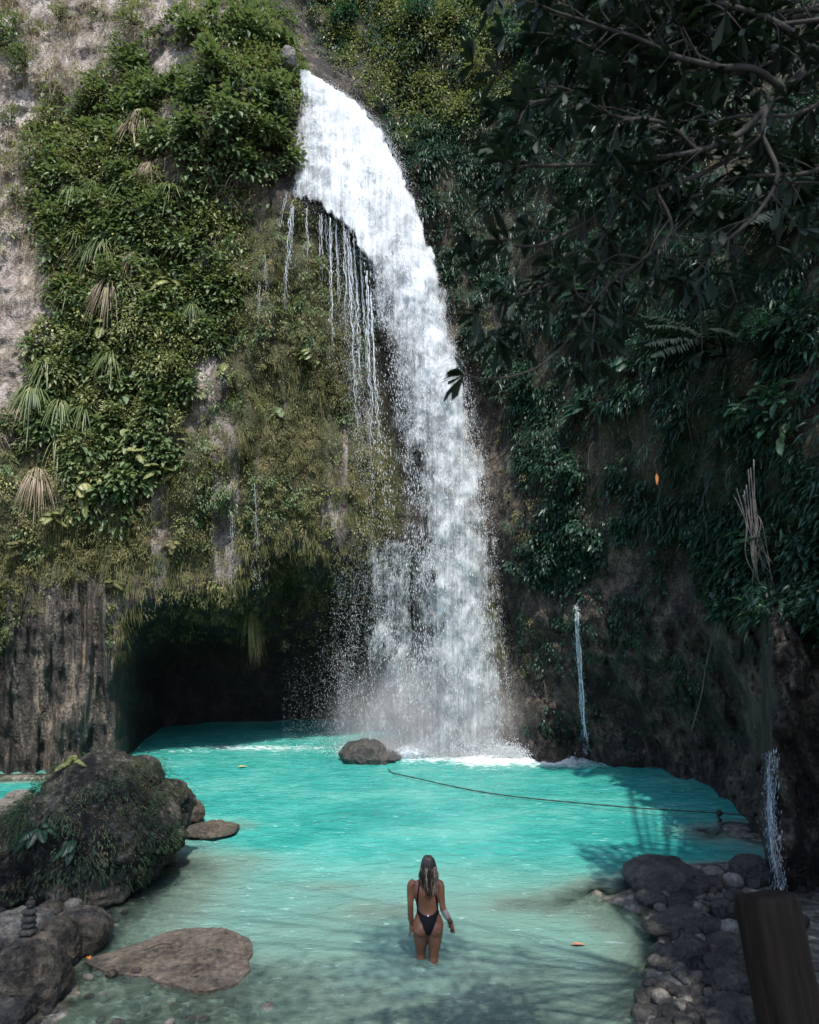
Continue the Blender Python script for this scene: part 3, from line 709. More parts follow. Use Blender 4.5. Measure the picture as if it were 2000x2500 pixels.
def clumps(mb_, idx, m, rad, L, W, kind, droop, out=.55, fold=.3, hang=.35, lift=.5):
    "leafy clumps: m leaves in a flattened ball on each cliff point"
    K = len(idx); c = jitter(idx, .12); n = CNr[idx]
    n = norm(n*np.array([1, 1, .4]) + UPV*.25)
    r = rad*rng.uniform(.55, 1.25, K)
    q = rng.normal(size=(K, m, 3)); q = norm(q)*rng.uniform(.45, 1, (K, m, 1))
    dn = (q*n[:, None]).sum(-1, keepdims=True); q = q - n[:, None]*np.minimum(dn, 0)*1.6
    pos = c[:, None] + n[:, None]*(r*lift)[:, None, None]*.4 + q*r[:, None, None]
    d = q*.8 + n[:, None]*out + np.array([0, 0, -hang]) + rng.normal(0, .35, q.shape)
    up = norm(n[:, None]*.6 + UPV + rng.normal(0, .35, q.shape))
    sz = rng.uniform(.65, 1.25, (K, 1))*rng.uniform(.7, 1.2, (K, m))
    leaves(mb_, pos.reshape(-1, 3), d.reshape(-1, 3), up.reshape(-1, 3), (L*sz).ravel(), (W*sz).ravel(), droop, fold, kind)

gapn = smooth(-.25, .25, fbm(np.stack([GX/55, GY/70, 0*GX], -1), 3, 400))
gapn2 = smooth(-.2, .2, fbm(np.stack([GX/150, GY/130, 0*GX], -1), 3, 410))
noCave = 1 - caveM
# lush broad leaves on the sunlit left cliff
mb = MB(); clumps(mb, sample(m_lush*(1 - m_bare)*(.15 + gapn), 700), 46, .46, .21, .105, 'leaf', .35)
tag(mb.build('undergrowth', M_LUSH), kind='stuff')
mb = MB(); clumps(mb, sample(m_lush*(1 - m_bare)*(.12 + gapn2)*(.2 + gapn), 620), 64, .42, .135, .06, 'small', .3)
clumps(mb, sample(m_moss*(1 - caveM)*(1 - gapn)*.6*smooth(200, 500, GY), 160), 40, .22, .08, .04, 'small', .3)
tag(mb.build('undergrowth', M_LIGHT), kind='stuff')
# mossy leaflets on the tufa
mb = MB(); clumps(mb, sample(np.clip(m_moss + .25*m_lush + .5*smooth(0, 90, GX - redge(GY))*smooth(150, 80, GX - redge(GY))*(GY > 700)*(GY < 1700), 0, 1)*noCave*(.12 + gapn)*(1 - .85*stripe), 2500), 34, .17, .055, .03, 'small', .5, out=.4, hang=.7)
clumps(mb, sample(smooth(0, 30, poly_sd(GX, GY, CAVE))*smooth(1600, 1420, GY)*(GX > 300), 700), 26, .2, .06, .028, 'small', .6, out=.3, hang=.9)
tag(mb.build('moss', M_MOSS), kind='stuff')
# wet hanging mats: browner and greener patches, and beards along the rim of the cave
mpat = fbm(np.stack([GX/70, GY/110, 0*GX], -1), 3, 430)
mb = MB(); clumps(mb, sample(m_moss*noCave*smooth(.05, .3, mpat), 420), 30, .2, .085, .045, 'small', .5, out=.5, hang=.6)
tag(mb.build('undergrowth', M_LUSH), kind='stuff')
mb = MB(); i = sample(np.clip(m_moss*noCave*smooth(-.05, -.3, mpat) + 1.2*smooth(-26, -4, poly_sd(GX, GY, CAVE))*smooth(30, 8, poly_sd(GX, GY, CAVE))*(GY < 1600), 0, 1.5), 800)
K, m = len(i), 12; pos = (jitter(i, .06)[:, None] + rng.normal(0, .07, (K, m, 3))).reshape(-1, 3); n = np.repeat(CNr[i], m, 0)
leaves(mb, pos + n*.05, n*.35 + rng.normal(0, .16, pos.shape) - UPV, n, rng.uniform(.06, .30, len(pos))*rng.uniform(.5, 1.5, len(pos)), .013, .3, .2, 'strap')
tag(mb.build('moss', M_MOSS), kind='stuff')
# dry grass on the tan rock
mb = MB(); i = sample(np.clip(m_dry*(.25 + .75*gapn) + .25*m_lush*(GY < 700), 0, 1)*(1 - .6*m_bare), 1100)
K, m = len(i), 30
pos = (jitter(i, .1)[:, None] + rng.normal(0, .10, (K, m, 3))).reshape(-1, 3); n = np.repeat(CNr[i], m, 0)
leaves(mb, pos, n*.7 + rng.normal(0, .5, pos.shape) + UPV*.35, n + UPV*.3, rng.uniform(.18, .55, len(pos)), .012, rng.uniform(.6, 1.3, len(pos)), .2, 'strap')
tag(mb.build('dry_grass', M_DRY), kind='stuff')
mb = MB(); clumps(mb, sample(m_dry*(.05 + gapn2*gapn)*(1 - m_bare), 620), 60, .36, .10, .05, 'small', .3)
tag(mb.build('undergrowth', M_LIGHT), kind='stuff')
# dark hanging growth of the right wall
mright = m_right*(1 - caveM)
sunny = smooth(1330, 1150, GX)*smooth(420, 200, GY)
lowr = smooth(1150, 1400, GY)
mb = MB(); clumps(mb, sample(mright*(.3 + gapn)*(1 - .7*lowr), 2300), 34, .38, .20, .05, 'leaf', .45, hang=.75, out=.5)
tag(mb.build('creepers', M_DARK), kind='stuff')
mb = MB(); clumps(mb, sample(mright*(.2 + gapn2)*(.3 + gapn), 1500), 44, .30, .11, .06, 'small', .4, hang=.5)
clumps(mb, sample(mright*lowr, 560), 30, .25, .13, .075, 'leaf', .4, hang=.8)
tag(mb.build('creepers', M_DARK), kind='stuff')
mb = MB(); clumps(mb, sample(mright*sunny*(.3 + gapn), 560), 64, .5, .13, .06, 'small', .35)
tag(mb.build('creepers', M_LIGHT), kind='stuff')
# growth beyond the edges of the picture, coarser
FO = np.flatnonzero(((GX <= -260) | (GX >= 2260) | (GY <= -260)).ravel() & (gyr < 1500) & (gxr > -900) & (gxr < 2700) & (gyr > -780))
mb = MB(); clumps(mb, sample(np.ones(GX.shape), 900, FO), 40, .7, .34, .16, 'small', .4)
tag(mb.build('undergrowth', M_DARK), kind='stuff')
# a thin scatter of small plants over the bare lower right rock
mb = MB(); clumps(mb, sample(smooth(1240, 1300, GX)*smooth(1400, 1470, GY)*smooth(1860, 1780, GY)*smooth(1900, 1840, GX)*smooth(.0, .3, nzp + .6*nzf), 240), 22, .16, .09, .045, 'small', .5, hang=.8)
tag(mb.build('creepers', M_DARK), kind='stuff')
# thin hanging stems on the right wall
mb = MB(); i = sample(mright*smooth(100, 300, GY), 90)
for k in i:
    p0 = CVr[k] + CNr[k]*.3; L = R.uniform(.5, 1.8)
    t = np.linspace(0, 1, 9)[:, None]
    mb.add(*tube(p0 + np.array([R.uniform(-.3, .3), 0, -L])*t + CNr[k]*.12*np.sin(t*5) + rng.normal(0, .02, (9, 3)), .006, 4))
tag(mb.build('creepers', M_ROOT), kind='stuff')

# ------------------------------------------------------------------ rocks
import bmesh
def ico(n):
    bm = bmesh.new(); bmesh.ops.create_icosphere(bm, subdivisions=n, radius=1); bm.verts.ensure_lookup_table()
    V = np.array([v.co[:] for v in bm.verts]); Fc = np.array([[v.index for v in f.verts] for f in bm.faces]); bm.free()
    return norm(V), Fc
ICO = {n: ico(n) for n in (3, 4, 5, 6)}

def rock_outline(name, outline, Y, D, mat, label, seed, rough=.1, fine=.03, cat='rock', group=None, sub=6, p=.75, parent=None):
    "a solid boulder whose outline from the front follows the photo; D = half its depth, front to back"
    d, fc = ICO[sub]; pts = at([q[0] for q in outline], [q[1] for q in outline], Y); x, z = pts[:, 0], pts[:, 2]
    cx, cz = (x.min() + x.max())/2, (z.min() + z.max())/2
    th = np.arctan2(z - cz, x - cx); r = np.hypot(x - cx, z - cz); o = np.argsort(th); th, r = th[o], r[o]
    t = np.arctan2(d[:, 2], d[:, 0]); Rr = np.interp(t, np.concatenate([th - 2*math.pi, th, th + 2*math.pi]), np.concatenate([r, r, r]))
    rho = np.hypot(d[:, 0], d[:, 2]); k = rho**p/np.maximum(rho, 1e-6)
    V = np.stack([d[:, 0]*Rr*k, np.sign(d[:, 1])*np.abs(d[:, 1])**.8*D, d[:, 2]*Rr*k], -1)
    sc = max(r.mean(), .05)
    q = V/sc + seed*7.3
    V = V*(1 + rough*fbm(q*1.3, 4, 500 + seed, ridged=True)[:, None]*np.minimum(1, np.abs(d[:, 1:2])*2 + .35)) + norm(V)*(fine*sc*fbm(q*5, 4, 510 + seed))[:, None]
    o = MB().add(V, fc).build(name, mat, parent); o.location = (cx, Y, cz)
    if label: tag(o, label, cat, group)
    return o, V + np.array([cx, Y, cz])

def ell(cx, cy, rx, ry, n=20, sq=1.0):
    a = np.linspace(0, 2*math.pi, n, endpoint=False); return [(cx + rx*math.copysign(abs(math.cos(t))**sq, math.cos(t)), cy + ry*math.copysign(abs(math.sin(t))**sq, math.sin(t))) for t in a]

BO = [(237, 1836), (275, 1842), (312, 1858), (345, 1880), (362, 1922), (400, 1938), (425, 1960), (438, 1990), (446, 2040), (456, 2050), (440, 2080), (406, 2124), (345, 2146), (260, 2172), (122, 2172), (0, 2150),
      (-70, 2120), (-90, 2060), (-40, 2015), (30, 1980), (75, 1946), (134, 1930), (150, 1895), (172, 1878), (205, 1852)]
BO = [(185 + (a - 185)*.92, 2040 + (b - 2040)*.92 + 4) for a, b in BO]
big, BV = rock_outline('boulder', BO, 10.9, 1.15, M_BOULDER, 'huge fern-covered dark boulder rising from the left edge of the pool', 1, .26, .13, 'boulder')
bn = norm(BV - BV.mean(0))
# ferns and leaflets on the boulder
def on_boulder(n, cond):
    ok = np.flatnonzero(cond); return ok[rng.integers(0, len(ok), n)]
nb_ = fbm(BV*1.6, 3, 520)
mb = MB(); i = on_boulder(480, (nb_ > -.05) & (BV[:, 2] > .25) & (BV[:, 2] < BV[:, 2].max() - .30) & (bn[:, 1] < .5)); K, m = len(i), 16
q = rand_dirs(K*m).reshape(K, m, 3)*.11; pos = (BV[i][:, None] + q + bn[i][:, None]*.05).reshape(-1, 3)
dd = (q*6 + bn[i][:, None]*.6 + np.array([0, 0, -.45])).reshape(-1, 3)
leaves(mb, pos, dd, np.repeat(bn[i], m, 0) + UPV, rng.uniform(.03, .085, len(pos)), rng.uniform(.014, .028, len(pos)), .5, .2, 'small')
tag(mb.build('ferns', leaf_mat('boulder_fern', [(0, (.01, .022, .012)), (.6, (.02, .042, .022)), (1, (.05, .07, .03))], rough=.65, trans=.15, spec=.2)), kind='stuff')
mb = MB(); i = on_boulder(420, (nb_ > -.3) & (BV[:, 2] > .2) & (BV[:, 2] < BV[:, 2].max() - .12) & (bn[:, 1] < .4)); K, m = len(i), 9
pos = (BV[i][:, None] + rng.normal(0, .06, (K, m, 3))).reshape(-1, 3); n = np.repeat(bn[i], m, 0)
leaves(mb, pos, n*.6 + rng.normal(0, .5, pos.shape), n + UPV*.4, rng.uniform(.02, .065, len(pos)), .008, .8, .2, 'strap')
tag(mb.build('moss', M_MOSS), kind='stuff')

G_L = 'rocks along the left bank'
def rk(cx, cy, rx, ry, mat, label, seed, sub=5, cat='rock', group=G_L, z=0.05, rough=.17, sink=.35, sq=.85, D=None, name='rock', fine=.09):
    Yb = F*(H - z)/(cy + ry*.75 - YH)
    out = ell(cx, cy + ry*sink*.5, rx, ry*(1 + sink*.5), 20, sq)
    return rock_outline(name, out, Yb, D or rx/F*Yb*.85, mat, label, seed, rough, fine, cat, group, sub)
rk(45, 1948, 28, 18, M_PALE, 'pale angular rock poking up behind the left shoulder of the big boulder', 2, z=.5)
rk(8, 1982, 40, 26, M_PALE, 'pale smooth rock at the photo edge behind the big boulder', 3, z=.4)
rk(455, 1985, 38, 30, M_STONE, 'rusty pointed rock just behind the right flank of the big boulder', 4, rough=.2)
rk(515, 2024, 66, 5, M_STONE, 'low flat wet rock barely above water right of the big boulder', 5, rough=.1)
rk(155, 2183, 36, 28, M_STONE, 'round brown rock in front of the big boulder, pebble at its foot', 6)
rk(192, 2176, 16, 24, M_STONE, 'narrow upright stone squeezed beside the round brown rock', 7, sub=4)
rk(252, 2178, 56, 20, M_STONE, 'broken pale rock in the shallows below the big boulder', 8, rough=.3)
rk(235, 2143, 42, 14, M_STONE, 'low lumpy rock touching the foot of the big boulder', 9, rough=.25)
rk(178, 2208, 19, 13, M_PALE, 'small pale stone lying on top of the wide round rock', 10, sub=4, z=.3)
rk(194, 2268, 70, 46, M_STONE, 'wide round rock with dark flank, behind the flat slab', 11, rough=.12)
rk(122, 2222, 30, 18, M_STONE, 'small rounded rock left of the wide round rock', 12, sub=4)
rk(138, 2302, 50, 56, M_STONE, 'tall rounded brown rock right behind the cairn', 13, rough=.14)
rk(48, 2268, 80, 38, M_PALE, 'broad pale flat rock behind the cairn', 14, rough=.12)
cb, CBV = rk(70, 2374, 82, 76, M_STONE, 'big rough brown boulder carrying the stacked stone cairn', 15, sub=6, rough=.2, cat='boulder', D=.36)
rk(154, 2412, 13, 10, M_COBBLE, 'small dark stone in the shallows right of the cairn boulder', 16, sub=4)
rk(25, 2470, 42, 30, M_COBBLE, 'dark wet rock in the bottom left corner', 17, sub=5)
rk(72, 2462, 20, 14, M_COBBLE, 'little dark rock beside the bottom-left corner rock', 18, sub=4)
rk(272, 2376, 13, 7, M_STONE, 'small stone against the near edge of the flat slab', 19, sub=4, z=.02)
rk(332, 2370, 12, 6, M_STONE, 'tiny stone under the near edge of the flat slab', 20, sub=4, z=.02)
rk(655, 2462, 20, 10, M_PALE, 'pale stone under the shallow water near the bottom of the photo', 21, sub=4, z=-.05)

# the flat slab: outline laid on the water plane
SLAB = [(205, 2333), (280, 2312), (353, 2288), (406, 2266), (487, 2256), (544, 2254), (582, 2270), (620, 2308), (608, 2336), (612, 2360), (570, 2392), (500, 2412), (430, 2398), (365, 2372), (300, 2366), (245, 2356)]
d, fc = ICO[6]; sp = np.array([on_water(a, b, .08) for a, b in SLAB]); c = np.array([sp[:, 0].mean() + .08, sp[:, 1].mean()])
th = np.arctan2(sp[:, 1] - c[1], sp[:, 0] - c[0]); r = np.hypot(sp[:, 0] - c[0], sp[:, 1] - c[1]); o = np.argsort(th)
t = np.arctan2(d[:, 1], d[:, 0]); Rr = np.interp(t, np.concatenate([th[o] - 2*math.pi, th[o], th[o] + 2*math.pi]), np.tile(r[o], 3))
rho = np.hypot(d[:, 0], d[:, 1]); kk = np.minimum(1, rho*1.25)**.9/np.maximum(rho, 1e-6)
V = np.stack([d[:, 0]*Rr*kk, d[:, 1]*Rr*kk, np.sign(d[:, 2])*np.abs(d[:, 2])**.35*np.where(d[:, 2] > 0, .085, .3)], -1)
V[:, 2] += .035*fbm(V*1.6, 4, 530) + .018*fbm(V*9, 4, 540); V[:, :2] *= (1 + .05*fbm(V*3, 3, 545))[:, None]
so_ = MB().add(V, fc).build('slab', rock_mat('pale_slab_stone', (.04, .034, .026), (.125, .1, .078), (.2, .165, .13), .55, scale=1.7)); so_.location = (c[0], c[1], -.04)
tag(so_, 'large flat tan rock slab lying in the shallows at the lower left', 'rock', G_L)

# cairn of balanced stones
G_C = 'balanced stones of the cairn'
zt = CBV[:, 2].max() - .03; Yc = 7.62
for (px, py, rx, ry, lab) in ((68, 2293, 25, 11, 'widest flat stone at the bottom of the cairn'), (69, 2273, 20, 8.5, 'flat stone second from the bottom of the cairn'), (70, 2257, 16, 7.5, 'dark flat stone at the middle of the cairn'),
                              (71, 2241.5, 17, 8.5, 'rounded stone above the middle of the cairn'), (72.5, 2225.5, 15.5, 8, 'brown stone third from the top of the cairn'), (75, 2206, 9, 9.5, 'small upright stone second from the top of the cairn'),
                              (76.5, 2193.5, 4.5, 4.5, 'tiny pebble on the very top of the cairn')):
    rock_outline('stone', ell(px, py, rx, ry, 16, .9), Yc, rx/F*Yc*.9, M_CAIRN, lab, int(py), .12, .05, 'stone', G_C, 4)

# rocks where the water lands
BR = [(832, 1826), (846, 1813), (874, 1803), (903, 1799), (927, 1806), (940, 1821), (960, 1827), (977, 1842), (965, 1858), (900, 1866), (850, 1858), (833, 1840)]
rock_outline('rock', [(a, 1856 + (b - 1856)*(.60 if a > 930 else .80)) for a, b in BR], 19.4, .7, rock_mat('wet_grey_rock', (.012, .012, .012), (.042, .04, .037), (.12, .112, .10), .4, True), 'wet grey humped rock in the pool at the foot of the waterfall', 22, .14, .05)
rock_outline('rock', ell(1006, 1838, 42, 19), 20.0, .5, M_TRICK, 'rounded rock drenched in white water right of the humped grey rock', 23, .12, .05)

rock_outline('rock', ell(706, 146, 17, 24, 20, .8), 22.3, .3, M_PALE, 'small pinkish rock knob at the lip where the waterfall begins', 24, .2, .08)

# cobbles of the right bank
G_R = 'cobbles on the right bank'
for k, (cx, cy, rx, ry, mt, lab) in enumerate((
    (1622, 2136, 90, 27, M_COBBLE, 'long low dark rock at the water edge, biggest on the right bank'), (1740, 2130, 25, 13, M_PALE, 'pale oval cobble on the far edge of the right bank'),
    (1834, 2120, 42, 28, M_COBBLE, 'big dark round rock against the near rock column'), (1686, 2154, 29, 15, M_COBBLE, 'brown oval cobble resting against the long low rock'),
    (1637, 2170, 28, 12, M_COBBLE, 'flat oval cobble below the long low rock'), (1702, 2215, 18, 12, M_PALE, 'whitish egg-shaped cobble in the middle of the dark cobbles'),
    (1738, 2262, 29, 20, M_COBBLE, 'smooth rounded cobble left of the pale angular one'), (1785, 2270, 28, 22, M_PALE, 'pale angular cobble beside the wooden post'),
    (1692, 2272, 20, 12, M_COBBLE, 'small flat oval cobble below the pitted rock'), (1620, 2250, 21, 16, M_COBBLE, 'knobbly cobble at the left tip of the cobbles'),
    (1675, 2244, 42, 22, M_COBBLE, 'pitted dark rock in the middle of the cobbles'), (1684, 2322, 36, 30, M_COBBLE, 'round black boulder standing in the shallow water'),
    (1638, 2328, 20, 20, M_COBBLE, 'wet stone half sunk left of the round black boulder'), (1779, 2310, 58, 26, M_COBBLE, 'wide rough rock beside the post, right of the black boulder'),
    (1769, 2358, 52, 28, M_COBBLE, 'rough dark rock below the wide rough rock'), (1824, 2355, 28, 22, M_COBBLE, 'dark rock touching the wooden post halfway down'),
    (1787, 2404, 56, 34, M_COBBLE, 'large rough rock near the foot of the wooden post'), (1782, 2458, 50, 30, M_COBBLE, 'rough dark rock in the lowest row of the right bank'),
    (1836, 2476, 40, 30, M_COBBLE, 'dark rock at the bottom edge beside the wooden post'), (1760, 2496, 40, 24, M_COBBLE, 'dark rock cut by the bottom edge of the photo'),
    (1590, 2190, 34, 12, M_COBBLE, 'low mossy rock awash at the left tip of the bank'), (1610, 2262, 46, 10, M_COBBLE, 'flat wet rock sliding under water at the left tip'),
    (1740, 2155, 22, 14, M_COBBLE, 'mid grey cobble below the pale oval cobble'), (1790, 2148, 22, 14, M_PALE, 'light grey cobble left of the big dark round rock'),
    (1660, 2205, 30, 18, M_COBBLE, 'dark cobble left of the whitish egg-shaped cobble'), (1765, 2215, 28, 20, M_COBBLE, 'dark rounded cobble right of the whitish one'))):
    if rx > 45 and k: rx, ry = rx*.82, ry*.86
    rk(cx, cy, rx, ry, mt, lab, 40 + k, sub=5 if rx > 30 else 4, group=G_R, z=.12, name='cobble' if rx < 33 else 'rock', cat='cobble' if rx < 33 else 'rock', rough=.13 if rx < 33 else .26)
base_me = []
for k in range(6):
    dd_, fc_ = ICO[3]; sc = np.array([1, R.uniform(.7, 1), R.uniform(.5, .75)])
    base_me.append(MB().add(dd_*sc*(1 + .16*fbm(dd_*1.4 + k*5, 3, 550))[:, None], fc_).mesh('cobble', M_PALE if k == 5 else M_COBBLE))
n = 0
while n < 298:
    py = R.uniform(2125, 2520); l = np.interp(py, [2120, 2150, 2200, 2260, 2300, 2340, 2400, 2500], [1700, 1640, 1590, 1600, 1600, 1590, 1570, 1540]); px = R.uniform(l, 1990 if R.random() < .4 else 1800)
    p = on_water(px, py, .1); zb = float(bed(np.array([p[0]]), np.array([p[1]]))[0])
    if zb < -.02: continue
    s = R.uniform(.055, .13) if py > 2280 else R.uniform(.06, .15)
    o = link('cobble', base_me[R.choice([0, 1, 2, 3, 4, 0, 1, 2, 3, 4, 5])], None, (p[0], p[1], zb + s*.3)); o.scale = (s, s, s); o.rotation_euler = (R.uniform(-.4, .4), R.uniform(-.4, .4), R.uniform(0, 6))
    tag(o, 'small rounded wet cobble filling in among the larger right-bank rocks', 'cobble', 'small filler cobbles of the right bank'); n += 1

n = 0
while n < 60:
    px, py = R.uniform(0, 640), R.uniform(2180, 2520); p = on_water(px, py, -.02); zb = float(bed(np.array([p[0]]), np.array([p[1]]))[0])
    if zb < -.13 or poly_sd(np.array([px]), np.array([py]), SLAB)[0] > -8: continue
    s = R.uniform(.03, .085); o = link('stone', base_me[R.randrange(6)], None, (p[0], p[1], zb + s*.2)); o.scale = (s, s, s*.8); o.rotation_euler = (R.uniform(-.4, .4), R.uniform(-.4, .4), R.uniform(0, 6))
    tag(o, 'small rounded stone lying in the clear shallows around the flat slab', 'stone', 'small stones in the left shallows'); n += 1

# ------------------------------------------------------------------ wooden post near the camera
Mwd = Mat('weathered_wood'); v = Mwd.coord((14, 14, 1.2), True); a = Mwd.noise(v, 2.2, 6, .7)
Mwd.l(Mwd.ramp(a, [(.35, (.006, .005, .004)), (.65, (.022, .015, .011))]), Mwd.b.inputs['Base Color']); Mwd.b.inputs['Roughness'].default_value = .9; Mwd.b.inputs['Specular IOR Level'].default_value = .1; Mwd.l(Mwd.bump(a, .6, .02), Mwd.b.inputs['Normal'])
top, bot = at(1868, 2182, 2.6), at(2010, 2900, 2.35)
ax = bot - top; Lp = np.linalg.norm(ax); m_ = 40; a = np.arange(28)/28*2*math.pi; t = np.concatenate([[0, 0, .012, .03], np.linspace(.06, 1, m_)])
sz = np.concatenate([[.001, .88, .97, 1.0], np.ones(m_)])
ring = np.stack([np.sign(np.cos(a))*np.abs(np.cos(a))**.35*.104, np.sign(np.sin(a))*np.abs(np.sin(a))**.35*.075], -1)
V = np.concatenate([ring[None]*sz[:, None, None], np.broadcast_to((-t*Lp)[:, None, None], (len(t), 28, 1))], -1)
V = V + (.005*fbm(V*np.array([20, 20, 2.5]), 3, 560))[..., None]*np.array([1, 1, 0])
i = np.arange(len(t) - 1)[:, None]*28; j = np.arange(28)[None]
po = MB().add(V.reshape(-1, 3), np.stack([i + j, i + 28 + j, i + 28 + (j + 1) % 28, i + (j + 1) % 28], -1).reshape(-1, 4)).build('wooden_post', Mwd.m)
po.location = top; po.rotation_euler = Vector(-ax).to_track_quat('Z', 'Y').to_euler(); po.rotation_euler.rotate_axis('Z', 0)
tag(po, 'dark weathered leaning wooden post close to the camera at the lower right', 'post')

# ------------------------------------------------------------------ rope with its knotted tag, loose leaves
q = spline([on_water(945, 1884, -.05), at(985, 1893, 17.3), at(1200, 1937, 15.7), at(1500, 1968, 14.45), at(1755, 1985, 13.75), at(1845, 1992, 13.35)], 120)
q[:, 2] = np.maximum(q[:, 2], np.where(np.arange(120) < 3, -1, .03)); base = q[60]
rp = empty('rope', base, 'thin dark rope stretched over the turquoise pool to the right wall', 'rope'); M_ROPE = plain('dark_rope', (.03, .035, .03), .8, .2)
m = MB(); m.add(*tube(q, .014 + .003*np.sin(np.arange(120)*2.1), 6)); child(m, 'line', M_ROPE, rp, base)
m = MB(); kp = at(1755, 1985, 13.7)
m.add(*blob(kp + [0, -.02, .01], (.06, .05, .07), 8, 3)); m.add(*tube(spline([kp, kp + [-.02, -.02, -.07], kp + [.02, -.02, -.13], kp + [-.03, -.02, -.2]], 10), np.array([.03, .035, .03, .022, .02, .025, .035, .04, .03, .015]), 6))
child(m, 'knot', M_ROPE, rp, base)
M_ORANGE = plain('orange_leaf', (.62, .2, .03), .5, .4); M_PINK = plain('dead_leaf', (.32, .15, .09), .6, .4); M_YEL = plain('yellow_leaf', (.4, .36, .1), .5, .4)
def loose(px, py, z, L, W, ang, mat, label, tilt=0.1, name='fallen_leaf'):
    p = on_water(px, py, z); m = MB(); leaves(m, np.array([[-L/2*math.cos(ang), -L/2*math.sin(ang), 0]]), np.array([[math.cos(ang), math.sin(ang), tilt]]), UPV[None], L, W, .12, .35, 'leaf')
    o = m.build(name, mat); o.location = p; tag(o, label, 'leaf')
loose(217, 2343, .16, .17, .06, -1.0, M_ORANGE, 'bright orange leaf at the left tip of the flat slab', .35)
loose(1412, 2306, .03, .21, .07, .05, M_PINK, 'reddish brown leaf floating in the shallows left of the cobbles')
loose(592, 1872, .04, .28, .12, .3, M_YEL, 'small yellow leaf floating on the far left of the pool')
loose(480, 2375, .11, .08, .05, .8, plain('black_leaf', (.03, .025, .02)), 'small dark dead leaf lying on the flat slab')
m = MB(); a0, b0 = on_water(353, 2320, .10), on_water(420, 2305, .10); m.add(*tube(spline([a0, (a0 + b0)/2 + [0, .05, .01], b0], 10), .006, 5))
tag(m.build('twig', M_TWIG), 'thin curved twig lying on the flat slab', 'twig')

# ------------------------------------------------------------------ the person
PX0, PY0 = .225, 8.33
def capsule(pts, rad, n=14, flat=1.0):
    return tube(pts, rad, n)
def loft(rings, n=26):
    "rings of (z, cx, cy, rx, ry)"
    rings = np.asarray(rings, float); a = np.arange(n)/n*2*math.pi
    V = np.stack([rings[:, 1:2] + rings[:, 3:4]*np.cos(a), rings[:, 2:3] + rings[:, 4:5]*np.sin(a), np.repeat(rings[:, :1], n, 1)], -1)
    m = len(rings); i = np.arange(m - 1)[:, None]*n; j = np.arange(n)[None]
    q = np.stack([i + j, i + (j + 1) % n, i + n + (j + 1) % n, i + n + j], -1).reshape(-1, 4)
    v = np.concatenate([V.reshape(-1, 3), [[rings[0, 1], rings[0, 2], rings[0, 0]], [rings[-1, 1], rings[-1, 2], rings[-1, 0]]]])
    j = np.arange(n); b = (m - 1)*n
    return v, q, np.concatenate([np.stack([j*0 + m*n, (j + 1) % n, j], -1), np.stack([j*0 + m*n + 1, b + j, b + (j + 1) % n], -1)])
def rs(a, n):
    "resample ring rows smoothly"
    return spline(a, n)
m = MB()
torso = rs([(.33, .005, .0, .06, .05), (.37, .006, -.012, .15, .095), (.43, .006, -.018, .184, .115), (.49, .005, -.012, .176, .11), (.55, .002, 0, .154, .098), (.615, -.003, .008, .13, .085), (.68, -.008, .008, .132, .085), (.75, -.014, .004, .147, .09),
            (.83, -.02, -.002, .158, .095), (.9, -.025, -.004, .158, .088), (.955, -.028, 0, .148, .068), (.99, -.02, .004, .085, .055), (1.03, -.01, .01, .055, .054), (1.1, 0, .018, .05, .055)], 44)
m.add(*loft(torso))
for sx, cx in ((-1, -.085), (1, .092)):
    m.add(*blob((cx, -.062, .415), (.092, .085, .092), 14, 0))                                       # buttocks
    m.add(*blob((-.02 + sx*.072, .075, .83), (.062, .055, .065), 12, 0))
# legs: the left one a step ahead
m.add(*capsule(rs([(-.085, 0, .40), (-.088, .01, .28), (-.083, .05, .10), (-.084, .055, .04), (-.086, .03, -.12), (-.086, 0, -.36), (-.086, 0, -.41)], 26), rs([[.098], [.090], [.062], [.057], [.056], [.036], [.04]], 26)[:, 0], 18))
m.add(*capsule(rs([(.088, -.01, .40), (.083, -.01, .28), (.072, -.005, .10), (.07, -.005, .04), (.068, -.03, -.12), (.066, -.05, -.36), (.066, -.05, -.41)], 26), rs([[.098], [.090], [.063], [.058], [.057], [.036], [.04]], 26)[:, 0], 18))
for fx, fy in ((-.086, .06), (.066, .01)): m.add(*blob((fx, fy, -.42), (.042, .115, .03), 12, 0))
